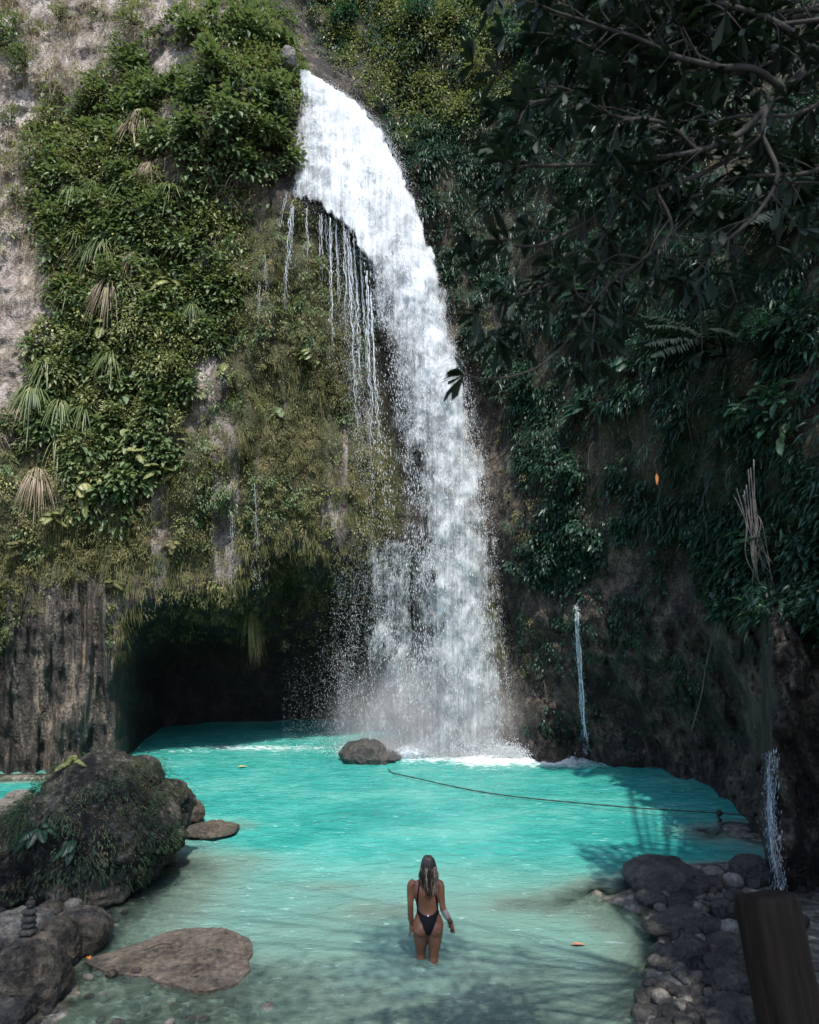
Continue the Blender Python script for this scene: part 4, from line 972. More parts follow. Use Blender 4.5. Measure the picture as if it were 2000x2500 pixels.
# arms
LA = rs([(-.165, 0, .955), (-.205, -.005, .92), (-.212, -.015, .80), (-.213, -.02, .66), (-.210, .005, .53), (-.204, .03, .435)], 24)
RA = rs([(.11, 0, .955), (.150, -.005, .92), (.162, -.02, .80), (.182, -.035, .655), (.232, -.01, .55), (.278, .02, .455)], 24)
ar = rs([[.05], [.050], [.043], [.037], [.036], [.024]], 24)[:, 0]
m.add(*capsule(LA, ar)); m.add(*capsule(RA, ar))
def hand(w, fwd, side, curl):
    "palm, four unequal fingers and a thumb from the wrist w; fwd = down the hand, side = towards the thumb"
    w, fwd, side = np.asarray(w), norm(np.asarray(fwd, float)), norm(np.asarray(side, float)); pn = np.cross(fwd, side)
    m.add(*tube(np.array([w - fwd*.01, w + fwd*.02, w + fwd*.05, w + fwd*.085]), np.array([.022, .026, .03, .026]), 10))
    for k, (o, L) in enumerate(((.028, .068), (.0095, .078), (-.0095, .072), (-.027, .056))):
        b = w + fwd*.08 + side*o
        sp = side*o*.55
        m.add(*tube(spline([b - fwd*.02, b, b + fwd*L*.45 + sp*.45 + pn*curl*L*.2, b + fwd*L*.85 + sp*.9 + pn*curl*L*.75], 8), np.array([.0095, .0095, .009, .0088, .0085, .008, .0075, .007]), 8))
    b = w + fwd*.03 + side*.024
    m.add(*tube(spline([b - side*.01, b + side*.018 + fwd*.018, b + side*.026 + fwd*.05 + pn*curl*.012], 7), np.array([.012, .012, .0115, .0105, .01, .009, .008]), 8))
hand((-.204, .03, .435), (.05, .03, -1), (.15, 1, .02), -.8)
hand((.278, .02, .455), (.30, .10, -1), (-.6, .8, -.1), -.5)
# head with a face turned to the falls
m.add(*blob((.005, .02, 1.165), (.073, .09, .102), 20, 0)); m.add(*blob((.005, .05, 1.105), (.052, .052, .05), 12, 0))
m.add(*tube(np.array([[.005, .105, 1.175], [.005, .118, 1.15], [.005, .122, 1.138]]), np.array([.009, .012, .014]), 8))
m.add(*blob((.005, .098, 1.108), (.024, .014, .009), 8, 0)); m.add(*blob((.005, .09, 1.085), (.02, .02, .018), 8, 0)); m.add(*blob((.005, .1, 1.195), (.05, .012, .012), 10, 0))
for sx in (-1, 1): m.add(*blob((.005 + sx*.074, .018, 1.15), (.01, .018, .03), 8, 0))
tmp = m.build('body', None); md = tmp.modifiers.new('r', 'REMESH'); md.mode = 'VOXEL'; md.voxel_size = .0062; md.adaptivity = 0
ms = tmp.modifiers.new('s', 'SMOOTH'); ms.factor = .5; ms.iterations = 5
bpy.context.view_layer.update()
bme = bpy.data.meshes.new_from_object(tmp.evaluated_get(bpy.context.evaluated_depsgraph_get())); bpy.data.objects.remove(tmp)
bme.name = 'body'; bme.polygons.foreach_set('use_smooth', np.ones(len(bme.polygons), bool))
Ms = Mat('tanned_skin'); v = Ms.coord(); a = Ms.noise(v, 7, 3)
Ms.l(Ms.ramp(a, [(.3, (.155, .06, .030)), (.7, (.215, .092, .048))]), Ms.b.inputs['Base Color']); Ms.b.inputs['Roughness'].default_value = .55
Ms.b.inputs['Subsurface Weight'].default_value = .12; Ms.b.inputs['Subsurface Radius'].default_value = (.02, .008, .004)
bme.materials.clear(); bme.materials.append(Ms.m)
person = empty('person', (PX0, PY0, -.43), 'person in a backless black swimsuit wading knee-deep, seen from behind, facing the waterfall', 'person')
def kid(me, name, parent=None):
    o = link(name, me, parent or person); return o
DZ = np.array([0, 0, .43])
BVv = np.empty(len(bme.vertices)*3, np.float32); bme.vertices.foreach_get('co', BVv); BVv = BVv.reshape(-1, 3).astype(float)
BNv = np.empty(len(bme.vertices)*3, np.float32); bme.vertices.foreach_get('normal', BNv); BNv = BNv.reshape(-1, 3).astype(float)
polys = [tuple(p.vertices) for p in bme.polygons]
body = kid(bme, 'body'); bme.vertices.foreach_set('co', (BVv + DZ).astype(np.float32).ravel()); bme.update()
# swimsuit: cut from the body surface and lifted 3 mm off it
x, y, z = BVv.T
th_ = np.clip((x + .128)/.246, 0, 1); scoop = .585 + .062*np.abs(2*th_ - 1)**2.2; legl = np.interp(np.abs(x - .002), [0, .02, .062, .125, .18], [.338, .36, .455, .59, .66])
arm = ((np.abs(x + .018) > .168)) & (z > .58) | (x < -.185) | (x > .2)
back = (y < .02) & (z < scoop) & (z > legl); frontm = (y >= .02) & (z > np.interp(np.abs(x - .002), [0, .03, .1, .17], [.33, .37, .5, .66])) & (z < .90 - .9*np.maximum(0, .06 - np.abs(x + .02)))
sx_ = np.interp(z, [.60, .70, .80, .88, .96, 1.0], [-.132, -.130, -.126, -.118, -.105, -.098]); sx2 = np.interp(z, [.60, .70, .80, .88, .96, 1.0], [.122, .112, .098, .085, .068, .06])
strap = ((np.abs(x - sx_) < .011) | (np.abs(x - sx2) < .011)) & (z > .60) & (z < 1.01) & ((y < .03) | (z > .86))
side_ = (y >= -.02) & (y < .05) & (z > .56) & (z < .66) & (z > legl)
sel = (back | frontm | strap | side_) & ~arm & (z > .335) & (z < 1.0)
def cut(sel, name, mat, off, parent=None):
    fs = np.array([p for p in polys if len(p) == 4 and sel[list(p)].sum() >= 3]); u, inv = np.unique(fs.ravel(), return_inverse=True)
    o = MB().add(BVv[u] + BNv[u]*off + DZ, inv.reshape(-1, 4)).build(name, mat, parent or person); return o
suit = cut(sel, 'swimsuit', plain('black_swim_fabric', (.004, .004, .005), .7, .2), .0035)
mtag = MB(); mtag.add(*blob((.0, -.098, .59 + .43), (.011, .003, .012), 6, 0)); mtag.build('care_tag', plain('white_tag', (.7, .68, .7)), suit)
m = MB(); m.add(*tube(RA[14:20] + DZ, ar[14:20] + .004, 14, False)); m.build('arm_sleeve', plain('pale_sleeve', (.34, .28, .27), .5), person)
m = MB(); a = np.linspace(0, 2*math.pi, 17); wv = RA[-1]*.75 + RA[-3]*.25; ax_ = norm(RA[-1] - RA[-4]); s1 = norm(np.cross(ax_, [0, 1, 0])); s2 = np.cross(ax_, s1)
for dz in (-.008, .004): m.add(*tube(wv + DZ + ax_*dz + .029*(np.cos(a)[:, None]*s1 + np.sin(a)[:, None]*s2), .0045, 6, False))
m.add(*tube(np.array([wv + DZ - s1*.028, wv + DZ - s1*.03 + [0, 0, -.03], wv + DZ - s1*.027 + [0, 0, -.06]]), .004, 5)); m.build('bracelet', plain('dark_cord', (.02, .018, .016)), person)
for sx in (-1, 1):
    m = MB(); m.add(*blob((.005 + sx*.03, .098, 1.17 + .43), (.012, .008, .008), 8, 0)); m.build('eye', plain('eye_white', (.7, .68, .65), .2), person)
# hair: a dark cap and wet strands down to the shoulder blades, fairer on the outside; sun on the right side painted in
Mh = Mat('wet_hair'); g = Mh.n('NewGeometry')
Mh.l(Mh.ramp(g.outputs['Random Per Island'], [(0, (.012, .008, .006)), (.6, (.035, .023, .016)), (1, (.10, .068, .045))]), Mh.b.inputs['Base Color']); Mh.b.inputs['Roughness'].default_value = .38
m = MB(); d, fc = ICO[4]; V = d*np.array([.084, .102, .108]) + np.array([.005, .008, 1.175]) + DZ
kp_ = (d[:, 1] < .35) | (d[:, 2] > .45); fm = kp_[fc].all(1); m.add(V, fc[fm])
hair = m.build('hair', Mh.m, person)
Mf = Mat('fair_hair'); g = Mf.n('NewGeometry')
Mf.l(Mf.ramp(g.outputs['Random Per Island'], [(0, (.13, .09, .058)), (.6, (.33, .245, .165)), (1, (.6, .47, .33))]), Mf.b.inputs['Base Color']); Mf.b.inputs['Roughness'].default_value = .42
m = MB(); m2 = MB()
for k in range(330):
    a = R.uniform(-math.pi*1.0, 0) if R.random() < .8 else R.choice([R.uniform(-math.pi*1.18, -math.pi), R.uniform(0, .18*math.pi)])
    ca, sa = math.cos(a), math.sin(a); el_ = R.uniform(-.2, 1.2)
    p0 = np.array([.005 + .085*ca*math.cos(el_)*.98, .008 + .104*sa*math.cos(el_), 1.178 + .11*math.sin(el_)])
    p1 = np.array([.008 + .095*ca, .005 + .108*sa, 1.13 + R.uniform(-.02, .02)])
    zl = R.uniform(.76, .95) + .06*abs(ca); w_ = R.uniform(.75, 1.08)
    p2 = np.array([.010 + (.105 + R.uniform(-.01, .012))*ca*w_, -.01 + .105*sa*w_, 1.04]); p3 = np.array([.008 + .085*ca*w_ + R.uniform(-.015, .015), min(-.085, .0 + .11*sa) if sa < -.15 else -.03 + .11*sa, zl])
    q = spline([p0, p1, p2, p3], 16); t = np.linspace(0, 1, 16); ph = R.uniform(0, 6); am = R.uniform(.003, .010)
    q[:, 0] += am*np.sin(t*R.uniform(12, 20) + ph)*t; q[:, 1] += am*np.cos(t*15 + ph)*t
    fair = R.random() < .08 + .62*max(ca, 0)**.7 + .2*(ca < -.7)
    if fair: q = q[4:]; t = t[4:]
    (m2 if fair else m).add(*tube(q + DZ, (.0072 if fair else .0065)*(1 - .75*t)*R.uniform(.7, 1.2), 5))
m.build('strand', Mh.m, hair)['kind'] = 'stuff'
_o = m2.build('strand', Mf.m, hair); _o['kind'] = 'stuff'; _o['label'] = 'fair sunlit strands of hair'

# ------------------------------------------------------------------ single plants that stand out on the cliff
def plant(name, px, py, label, cat, build, group=None, off=.15):
    p, n = cliff_at(px, py); base = p + n*off
    root = empty(name, base, label, cat, group); build(root, base, n); return root
def shrub(size, m, L, W, kind, mat, droop=.35, hang=.35, out=.5):
    def f(root, base, n):
        nn = norm(n*np.array([1, 1, .3]) + UPV*.35); sb = MB(); fb = MB()
        tips = []
        for k in range(11):
            d = norm(nn*.9 + rng.normal(0, .65, 3) + np.array([0, 0, -hang*.4])); e = d*size*rng.uniform(.5, 1)
            q = spline([np.zeros(3), e*.5 + [0, 0, .06*size], e - [0, 0, .1*size]], 8); sb.add(*tube(q, np.linspace(.02, .006, 8)*max(size, .6), 5)); tips += [q[3], q[5], q[7]]
        t = np.array(tips)[rng.integers(0, len(tips), m)]; pos = t + rng.normal(0, .15*size, (m, 3))
        d = pos/size + nn*out + rng.normal(0, .4, (m, 3)) - np.array([0, 0, hang])
        leaves(fb, pos, d, UPV + nn*.5 + rng.normal(0, .3, (m, 3)), L*rng.uniform(.6, 1.2, m), W*rng.uniform(.7, 1.15, m), droop, .3, kind)
        sb.build('stem', M_TWIG, root); fb.build('foliage', mat, root)
    return f
def tuft(m, L, W, mat, droop=1.0, up=.5):
    def f(root, base, n):
        nn = norm(n*np.array([1, 1, .3]) + UPV*up); fb = MB(); k = 7; t = np.linspace(0, 1, k)
        d = norm(nn*.9 + rng.normal(0, .55, (m, 3))); LL = L*rng.uniform(.55, 1.1, m); s = norm(np.cross(d, UPV) + 1e-5)
        c = d[:, None]*(LL[:, None]*t)[..., None]*.9; c[..., 2] -= (droop*LL)[:, None]*t**2.2*.75
        w = W*rng.uniform(.7, 1.2, m)[:, None]*np.array([.6, 1, 1, .9, .7, .45, .08])
        V = np.stack([c + s[:, None]*w[..., None]*.5, c - s[:, None]*w[..., None]*.5], 2)
        i = (np.arange(m)*k*2)[:, None] + np.arange(k - 1)[None]*2; i = i.ravel()
        fb.add(V.reshape(-1, 3), np.stack([i, i + 1, i + 3, i + 2], -1)); fb.build('foliage', mat, root)
        cb_ = MB(); cb_.add(*blob((0, 0, 0), (.07, .07, .07), 8, 1)); cb_.build('stem', M_TWIG, root)
    return f
def frond_mesh(fb, p0, d, L, pin, pw, npin, droop, mat=None, drp=.4):
    t = np.linspace(0, 1, 14); d = norm(d); q = p0 + d*(L*t)[:, None]; q[:, 2] -= droop*L*t**2
    fb.add(*tube(q, np.linspace(.012, .003, 14)*L*1.2, 4)); tt = np.linspace(.12, .99, npin); c = np.stack([np.interp(tt, t, q[:, a]) for a in range(3)], -1)
    tg = norm(np.gradient(c, axis=0)); s = norm(np.cross(tg, UPV)); ln = pin*np.sin(math.pi*np.clip(tt*.82 + .16, 0, 1))**.7
    for sg in (-1, 1): leaves(fb, c, tg*.55 + s*sg - UPV*.15 + rng.normal(0, .06, c.shape), np.cross(s, tg), ln, pw, drp, .2, 'small')
def fern(nf, L, pin, pw, npin, droop, mat, up=.6):
    def f(root, base, n):
        nn = norm(n*np.array([1, 1, .3]) + UPV*up); fb = MB()
        for k in range(nf): frond_mesh(fb, np.zeros(3), nn + rng.normal(0, .5, 3), L*rng.uniform(.7, 1.1), pin, pw, npin, droop*rng.uniform(.7, 1.2))
        fb.build('foliage', mat, root); cb_ = MB(); cb_.add(*blob((0, 0, 0), (.05, .05, .05), 8, 1)); cb_.build('stem', M_TWIG, root)
    return f
GS, GT, GF = 'broadleaf shrubs on the cliff', 'strap-leaved tufts on the cliff', 'ferns on the cliff'
big_ = lambda s: shrub(s, int(330*s), .26, .13, 'leaf', M_LUSH)
for a in ((610, 110, big_(1.1), 'big glossy shrub on the cliff top left of the waterfall lip'), (690, 140, big_(.6), 'small glossy shrub leaning over the spot where the waterfall starts'),
          (530, 190, big_(.9), 'glossy shrub beside the pale rock knob on the cliff top'), (650, 250, big_(.9), 'dark glossy shrub hanging beside the top of the white water'),
          (560, 300, big_(1.0), 'dark glossy shrub in the middle of the hanging growth left of the falls'), (655, 350, big_(.8), 'dark shrub touching the left edge of the upper waterfall'),
          (600, 420, big_(.7), 'lowest dark shrub of the hanging growth left of the falls'), (475, 100, big_(.7), 'glossy shrub under the pale boulder on the skyline'),
          (470, 330, big_(.6), 'glossy shrub below the narrow bare rock streak'), (390, 540, shrub(.8, 260, .2, .1, 'leaf', M_LUSH), 'glossy shrub under the drooping palm-like fan'),
          (430, 610, shrub(.8, 260, .2, .1, 'leaf', M_LUSH), 'dark green bush in the middle of the sunlit slope'), (520, 650, shrub(.6, 180, .18, .1, 'leaf', M_LUSH), 'dark bush at the right rim of the sunlit slope'),
          (280, 690, shrub(.7, 220, .2, .1, 'leaf', M_LUSH), 'dark bush beside the hanging dry skirt'), (300, 945, shrub(.5, 90, .3, .17, 'leaf', M_LUSH, .3), 'big-leaved dark climber low on the sunlit slope'),
          (285, 1040, shrub(.55, 110, .3, .17, 'leaf', M_LUSH, .3), 'big-leaved dark shrub left of the yellow-green spray'), (300, 1195, shrub(.55, 130, .2, .13, 'leaf', M_LUSH, .3), 'round-leaved shrub at the foot of the sunlit slope'),
          (500, 830, shrub(.5, 180, .15, .08, 'leaf', M_LUSH), 'grey-green bush above the tan streak of tufa'), (345, 1010, shrub(.65, 420, .11, .045, 'small', M_LIGHT), 'yellow-green feathery spray low on the sunlit slope'),
          (420, 1040, shrub(.5, 300, .11, .045, 'small', M_LIGHT), 'second yellow-green feathery spray, nearer the tufa'), (240, 250, shrub(.9, 600, .11, .05, 'small', M_LIGHT), 'rounded sunlit bush near the top of the left slope'),
          (225, 370, shrub(.9, 560, .11, .05, 'small', M_LIGHT), 'rounded sunlit bush below the topmost one'), (30, 90, shrub(.9, 400, .14, .07, 'leaf', M_LUSH), 'dark bush in the top left corner'),
          (330, 790, shrub(.9, 600, .12, .05, 'small', M_LIGHT), 'spreading yellow-green bush in the middle of the left slope'), (400, 900, shrub(.8, 520, .12, .05, 'small', M_LIGHT), 'spreading yellow-green bush under the middle one'),
          (200, 860, shrub(.7, 420, .12, .05, 'small', M_LIGHT), 'yellow-green bush by the lowest strap-leaved tufts'), (1110, 70, shrub(1.0, 600, .13, .06, 'small', M_LIGHT), 'sunlit yellow bush right of the waterfall top'),
          (70, 170, shrub(.7, 260, .14, .07, 'leaf', M_LUSH), 'dark bush on the pale rock below the corner bush'), (150, 60, shrub(.6, 300, .1, .05, 'small', M_LIGHT), 'sunlit bush on the pale rock near the top edge'),
          (330, 70, shrub(.7, 300, .12, .06, 'small', M_LIGHT), 'sunlit bush between the pale boulders at the top'), (300, 130, shrub(.6, 220, .13, .06, 'leaf', M_LUSH), 'green bush beside the pale rock knob near the top'),
          (30, 300, shrub(.6, 240, .12, .06, 'leaf', M_LUSH), 'green bush at the photo edge under the pale rock'), (110, 300, shrub(.6, 260, .1, .05, 'small', M_LIGHT), 'light bush at the left rim of the sunlit slope top'),
          (30, 480, shrub(.5, 220, .1, .05, 'small', M_LIGHT), 'small light bush low on the tan grass face'), (420, 60, shrub(.5, 160, .12, .06, 'leaf', M_LUSH), 'green bush left of the tall cliff-top shrub'),
          (1190, 190, shrub(1.0, 600, .13, .06, 'small', M_LIGHT), 'sunlit yellow bush below the topmost right one'), (1130, 290, shrub(.8, 420, .13, .06, 'small', M_LIGHT), 'sunlit bush right beside the upper waterfall'),
          (1020, 60, shrub(1.0, 520, .14, .07, 'small', M_DARK), 'dark bush on the skyline right of the falls'), (850, 70, shrub(1.0, 420, .18, .09, 'leaf', M_DARK), 'dark bush on the skyline straight above the falls'),
          (1290, 930, shrub(.8, 200, .2, .09, 'leaf', M_DARK), 'dark bush right of the middle of the waterfall'), (1400, 1150, shrub(.7, 170, .19, .11, 'leaf', M_DARK), 'big-leaved bush on the shaded right wall'),
          (1800, 1500, shrub(.45, 60, .22, .11, 'leaf', M_DARK), 'small teal shrub on the bare lower right wall'), (1640, 1380, shrub(.5, 110, .17, .09, 'leaf', M_DARK), 'small shrub under the pale scar on the right wall'),
          (1900, 1020, shrub(.8, 110, .34, .15, 'leaf', M_DARK), 'large-leaved shrub at the right edge of the photo'), (1940, 800, shrub(.8, 110, .32, .14, 'leaf', M_DARK), 'large-leaved shrub high at the right edge'),
          (1930, 1330, shrub(.7, 80, .34, .15, 'leaf', M_DARK), 'large-leaved shrub above the near rock column')):
    plant('shrub', a[0], a[1], a[3], 'shrub', a[2], GS)
for a in ((330, 330, tuft(110, .9, .03, M_DRY, 1.3), 'tan drooping grass tuft high on the left slope'), (200, 590, tuft(110, .9, .035, M_STRAP), 'strap-leaved tuft near the bare left rock'),
          (235, 620, tuft(120, 1.0, .035, M_STRAP, 1.2), 'strap-leaved tuft above the hanging dry skirt'), (275, 705, tuft(120, 1.0, .03, M_DRY, 1.6, .1), 'hanging skirt of dry dead leaves in the left slope'),
          (420, 470, tuft(60, .9, .05, M_STRAP, 1.2), 'pale drooping palm-like fan right of the sunlit bushes'), (120, 900, tuft(120, .9, .045, M_STRAP, 1.2), 'bright strap-leaved tuft against the bare tan rock'),
          (150, 1000, tuft(130, 1.0, .04, M_STRAP, 1.3), 'strap-leaved tuft below the bright one'), (140, 1075, tuft(110, .9, .035, M_STRAP, 1.6, .2), 'lowest drooping strap-leaved tuft with pale tips'),
          (215, 1010, tuft(130, .9, .04, M_STRAP), 'dark strap-leaved tuft next to the big-leaved climber'), (230, 470, tuft(120, .9, .035, M_STRAP), 'strap-leaved tuft under the rounded sunlit bushes'),
          (160, 730, tuft(100, .8, .035, M_STRAP), 'strap-leaved tuft at the left rim of the slope'), (370, 420, tuft(90, .7, .025, M_DRY, 1.4), 'small tan grass tuft left of the dark shrubs'),
          (300, 480, tuft(110, .8, .035, M_STRAP), 'dark strap-leaved tuft between the sunlit bushes'), (600, 1480, tuft(120, .7, .02, M_MOSS, 2.2, .0), 'mossy beard of grass hanging into the cave mouth'),
          (90, 960, tuft(120, 1.1, .05, M_STRAP, 1.4), 'wide strap-leaved tuft leaning over the pale rock low at the left'), (260, 610, tuft(110, 1.0, .045, M_STRAP, 1.2), 'strap-leaved tuft right above the hanging dry skirt, half hidden'),
          (330, 640, tuft(90, .9, .03, M_DRY, 1.5, .2), 'faded grass tuft right of the hanging dry skirt'), (180, 480, tuft(120, 1.0, .045, M_STRAP, 1.3), 'large strap-leaved tuft under the pale tan face'),
          (280, 880, tuft(110, .9, .04, M_STRAP, 1.2), 'strap-leaved tuft under the spreading yellow-green bush'), (100, 1160, tuft(110, .9, .03, M_DRY, 1.8, .1), 'drooping faded grass on the mossy left corner'),
          (350, 290, tuft(120, .8, .03, M_DRY, 1.5, .2), 'tan grass tuft just above the drooping one high on the slope'), (470, 760, tuft(90, .7, .03, M_STRAP, 1.3), 'small strap-leaved tuft near the tufa edge')):
    plant('strap_plant', a[0], a[1], a[3], 'plant', a[2], GT)
for a in ((330, 1110, fern(3, .7, .22, .05, 26, .8, M_LIGHT), 'yellow drooping fern frond low on the left slope'), (385, 1150, fern(5, .6, .16, .04, 24, .6, M_LIGHT), 'soft green fern beside the drooping yellow frond'),
          (130, 1265, fern(6, .6, .15, .035, 24, .6, M_LIGHT), 'pale fern over the mossy left corner'), (200, 1190, fern(7, .7, .18, .04, 26, .8, M_LIGHT), 'yellow-green fern under the lowest strap-leaved tuft'), (420, 700, fern(6, .8, .2, .045, 26, .8, M_LIGHT), 'pale drooping fern in the dark green bushes'),
          (260, 800, fern(6, .8, .2, .045, 26, .7, M_LIGHT), 'pale fern between the two spreading bushes'), (560, 900, fern(6, .6, .16, .04, 24, .9, M_LIGHT), 'pale fern hanging on the mossy tufa'), (760, 860, fern(6, .55, .15, .04, 24, .9, M_LIGHT), 'yellowish fern on the tufa left of the white strings'),
          (690, 1010, fern(6, .55, .15, .04, 24, .9, M_LUSH), 'green fern in the middle of the mossy bulge'), (430, 1330, fern(6, .5, .14, .035, 24, 1.0, M_MOSS), 'fern hanging over the cave lip'), (60, 1330, fern(6, .6, .15, .035, 24, .6, M_MOSS), 'fern at the photo edge on the mossy left corner'),
          (260, 1420, fern(5, .5, .14, .035, 22, .7, M_MOSS), 'fern over the wet fluted rock'), (1440, 1000, fern(7, .9, .2, .045, 28, .7, M_DARK), 'dark fern in the middle of the right wall'),
          (1530, 900, fern(7, 1.0, .2, .045, 28, .7, M_DARK), 'dark fern above the middle of the right wall'), (1440, 720, fern(7, 1.0, .2, .045, 28, .7, M_DARK), 'dark feathery fern high on the right wall')):
    plant('fern', a[0], a[1], a[3], 'fern', a[2], GF)
plant('palm', 1800, 860, 'palm with long dark drooping fronds on the shaded right wall', 'palm', fern(9, 2.3, .62, .045, 46, .45, M_NEAR, .5), None, .3)
plant('palm', 1930, 560, 'palm with dark fronds high on the right edge behind the branches', 'palm', fern(9, 2.4, .62, .045, 46, .5, M_NEAR, .5), None, .3)
# small ferns on the boulder
for (px, py, mat, lab) in ((178, 1862, M_LIGHT, 'bright little fern on the left shoulder of the big boulder'), (95, 2020, M_DARK, 'dark fern on the left flank of the big boulder'), (180, 2050, M_DARK, 'dark fern in the middle of the big boulder')):
    i = np.argmin(np.hypot(CXP + F*BV[:, 0]/BV[:, 1] - px, YH - F*(BV[:, 2] - H)/BV[:, 1] - py) + 60*np.maximum(BV[:, 1] - 10.9, 0)); root = empty('fern', BV[i], lab, 'fern', 'ferns on the big boulder')
    fern(7, .36, .09, .022, 20, .7, mat, .6)(root, BV[i], bn[i])
# hanging roots and a vine at the right
rt = empty('hanging_roots', at(1822, 1190, 12.2), 'bundle of pale bare roots hanging down the right wall', 'roots')
m = MB()
for k in range(16):
    x0, x1 = R.uniform(1790, 1850), R.uniform(1835, 1900); y1 = R.uniform(1340, 1470)
    m.add(*tube(spline([at(x0, R.uniform(1120, 1260), 12.1), at((x0*.7 + x1*.3) + R.uniform(-14, 14), 1280, 12.0), at((x0 + x1)/2 + R.uniform(-12, 12), (1280 + y1)/2, 12), at(x1, y1, 12.0)], 18), np.linspace(.011, .004, 18), 5))
child(m, 'root', M_ROOT, rt, rt.location)
q = np.array([(1745, 1540), (1725, 1620), (1712, 1700), (1690, 1780)], float); qq = spline(q, 24); m = MB(); m.add(*tube(at(qq[:, 0], qq[:, 1], cliff_depth(qq[:, 0], qq[:, 1]).min() - .15), .014, 5))
tag(m.build('vine', M_ROOT), 'single thin reddish vine hanging down the bare lower right wall', 'vine')
m = MB(); leaves(m, at(np.array([1603.]), np.array([1155.]), 12.5), np.array([[.05, 0, -1.]]), np.array([[0, -1., .2]]), .21, .06, .05, .3, 'leaf')
tag(m.build('dead_leaf', plain('dull_orange_leaf', (.36, .13, .03), .6)), 'orange dead leaf hanging upright in the dark right wall', 'leaf')

# ------------------------------------------------------------------ the tree the photographer stands under: limbs in the upper right, unseen crown overhead added for its shade
tb = np.array([6.2, 1.5, 2.0]); tree = empty('tree', tb, 'dark large-leaved tree reaching in from the upper right close to the camera', 'tree')
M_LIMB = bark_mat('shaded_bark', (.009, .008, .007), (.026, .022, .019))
limbs = [ # (photo column, row, distance) along each limb, start radius
    ([(2900, 700, 3.9), (2420, 200, 4.3), (2100, 40, 4.6), (2000, 133, 4.6), (1916, 220, 4.5), (1870, 262, 4.4), (1862, 330, 4.3)], .042),
    ([(1870, 262, 4.4), (1800, 330, 4.3), (1700, 372, 4.2), (1580, 388, 4.1), (1460, 400, 4.0), (1330, 404, 3.9), (1240, 410, 3.9)], .022),
    ([(1862, 330, 4.3), (1790, 380, 4.3), (1700, 432, 4.3), (1600, 462, 4.2), (1500, 505, 4.2), (1400, 560, 4.1), (1310, 600, 4.0), (1220, 596, 4.0)], .02),
    ([(1916, 220, 4.5), (1840, 170, 4.3), (1740, 165, 4.2), (1650, 140, 4.1), (1560, 95, 4.0), (1450, 60, 4.0), (1320, 20, 3.9)], .022),
    ([(1500, 505, 4.2), (1460, 600, 4.1), (1400, 670, 4.1), (1330, 700, 4.0), (1250, 730, 4.0), (1165, 762, 3.9)], .012),
    ([(1460, 600, 4.1), (1440, 700, 4.0), (1400, 810, 4.0), (1330, 885, 3.9), (1260, 915, 3.9), (1180, 925, 3.8), (1130, 918, 3.8)], .008),
    ([(1700, 372, 4.2), (1620, 300, 4.1), (1500, 280, 4.0), (1400, 240, 4.0), (1290, 250, 3.9)], .012),
    ([(1600, 462, 4.2), (1640, 560, 4.1), (1560, 640, 4.0), (1480, 700, 4.0), (1420, 780, 3.9)], .01),
    ([(2000, 133, 4.6), (1900, 60, 4.4), (1800, 20, 4.3), (1660, -10, 4.2), (1500, -40, 4.1)], .025),
    ([(1862, 330, 4.3), (1900, 420, 4.1), (1850, 520, 4.0), (1760, 600, 4.0), (1680, 680, 3.9)], .014)]
for k in range(15):
    y0 = R.uniform(-60, 420); x0 = 2120; ln = R.uniform(350, 800); dY = R.uniform(-.3, .5)
    limbs.append(([(x0, y0 - 60, 4.9 + dY), (x0 - ln*.35, y0 - R.uniform(-40, 60), 4.8 + dY), (x0 - ln*.7, y0 + R.uniform(-40, 70), 4.6 + dY), (x0 - ln, y0 + R.uniform(-30, 150), 4.5 + dY)], .012))
m = MB(); tw = MB(); lf = MB(); tips = []
def whorl(p, d, n, L, W):
    a = rng.uniform(0, 2*math.pi, n); d = norm(np.asarray(d)); s = norm(np.cross(d, [.1, .2, 1])); u = np.cross(s, d)
    dd = d*rng.uniform(.25, .9, (n, 1)) + np.cos(a)[:, None]*s + np.sin(a)[:, None]*u*.7
    leaves(lf, np.repeat(p[None], n, 0), dd, UPV + rng.normal(0, .35, (n, 3)), L*rng.uniform(.65, 1.15, n), W*rng.uniform(.8, 1.15, n), rng.uniform(.0, .4, n), .25, 'obovate')
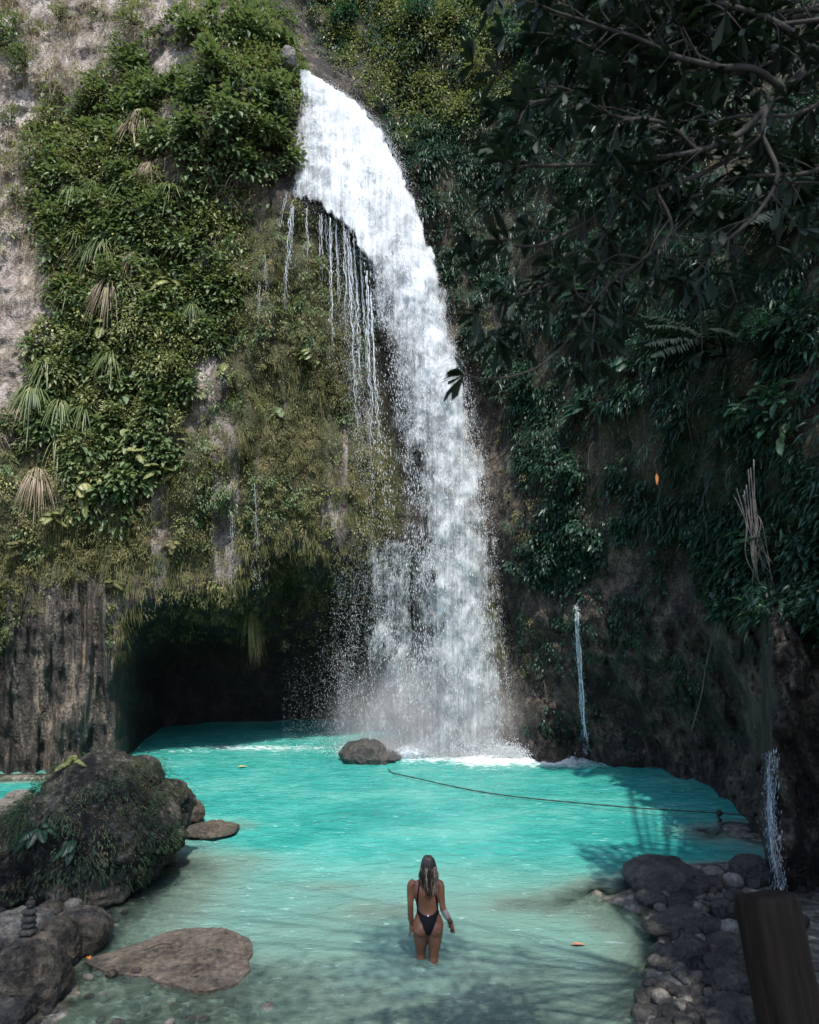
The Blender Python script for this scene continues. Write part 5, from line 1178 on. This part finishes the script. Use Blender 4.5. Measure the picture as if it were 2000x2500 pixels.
for li, (pts, r0) in enumerate(limbs):
    P = np.array(pts); r0 *= .75; q = spline(at(P[:, 0], P[:, 1], P[:, 2]*.74), 40); q = q + .02*fbm(q*3, 3, 600)[:, None]*np.array([1, .6, 1])
    if li == 0 or li >= 10:      # runs back to the trunk, outside the picture
        a0 = tb + np.array([-.3, .6, 4.2]) if li == 0 else tb + np.array([-.6, .9, 5.4]); q = np.concatenate([spline([a0, (a0 + q[0])/2 + [0, 0, .3], q[0]], 14)[:-1], q])
    lb = MB(); lb.add(*tube(q, np.linspace(r0*(1.6 if len(q) > 40 else 1), max(.004, r0*.3), len(q)), 8)); q = q[-40:]; child(lb, 'branch', M_LIMB if li in (0, 3, 8) else M_TWIG, tree, tb)
    whorl(q[-1], q[-1] - q[-3], 9, .14 if li == 5 else .125, .032 if li == 5 else .04)
    if li == 0: continue
    for k in range(7, 40, 2):
        if R.random() < .97 and not (li == 5 and k > 10):
            d = norm((q[k] - q[k - 2])*1.2/np.linalg.norm(q[k] - q[k - 2]) + rng.normal(0, .75, 3)*np.array([1, .7, 1])); L = R.uniform(.10, .34)
            if CXP + F*(q[k] + d*(L + .1))[0]/(q[k] + d*L)[1] < 1115 and li != 5: continue
            e = spline([q[k], q[k] + d*L*.5 + [0, 0, .02], q[k] + d*L + rng.normal(0, .03, 3)], 8); tw.add(*tube(e, np.linspace(.004, .002, 8), 5))
            whorl(e[-1], e[-1] - e[-2], R.randrange(7, 13), .105, .033)
            if R.random() < .5: whorl(e[4], e[5] - e[4], 3, .12, .038)
child(tw, 'twig', M_TWIG, tree, tb)
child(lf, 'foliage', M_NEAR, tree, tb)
q = spline([tb - [0, 0, .4], tb + [-.1, .2, 2], tb + [-.3, .6, 4.2], tb + [-.9, 1.2, 6.5], tb + [-1.8, 1.5, 9.0]], 40); m = MB(); m.add(*tube(q, np.linspace(.3, .12, 40), 14)); child(m, 'trunk', M_BARK, tree, tb)
# crown and its branches, added out of view to shade the scene
cm = MB(); q = q[-40:] if len(q) > 40 else q
def canopy(x0, x1, y0, y1, z0, z1, od, L, W, xs=0.0, disc=None):
    "added shading leaves scattered through a slab of crown; od = how thick the shade is"
    ar_ = (x1 - x0)*(y1 - y0); N = int(od*ar_/(.5*L*W*.65)); y = rng.uniform(y0, y1, N); x = rng.uniform(x0, x1, N) + xs*np.maximum(y, 0); z = rng.uniform(z0, z1, N)
    if disc: k = np.hypot(x - disc[0], y - disc[1]) < disc[2]*rng.uniform(.6, 1, N); x, y, z = x[k], y[k], z[k]
    z = np.maximum(z, H + .93*np.maximum(y, 0) + 1.0 + .8*rng.uniform(0, 1, len(y))); N = len(x); P_ = np.stack([x, y, z], -1)
    leaves(cm, P_, rng.normal(0, 1, (N, 3))*np.array([1, 1, .4]), UPV + rng.normal(0, .3, (N, 3)), L*rng.uniform(.8, 1.2, N), W*rng.uniform(.8, 1.2, N), .2, .2, 'small'); return P_
c = [canopy(-2.2, 3.2, -2.5, 2.6, 11, 12.6, .25, .09, .05), canopy(-7.5, -2.2, -2.5, 5.4, 11, 12.6, .8, .09, .05), canopy(.7, 2.4, 2.4, 4.3, 10.5, 11.5, .9, .06, .035, 0, (1.5, 3.35, .8)),
     canopy(4.7, 12, -2, 6, 10.5, 13.5, 2.4, .2, .085), canopy(1.5, 3.4, -2.8, .2, 10.5, 12, 2.2, .12, .06), canopy(5.4, 10.5, 6, 18.5, 12, 22, 2.6, .22, .09, .35)]
c = np.concatenate([a[rng.integers(0, len(a), k)] for a, k in zip(c, (10, 12, 4, 24, 6, 30))]); n = len(c)
bb = MB()
for k in range(n): bb.add(*tube(spline([q[-1] - [0, 0, 1.0], (q[-1] + c[k])/2 + [0, 0, .4], c[k]], 10), np.linspace(.03, .008, 10) if c[k][0] > 3.4 else np.linspace(.016, .004, 10), 6))
child(bb, 'branch', M_TWIG, tree, tb)
child(cm, 'shade_crown', M_NEAR, tree, tb)
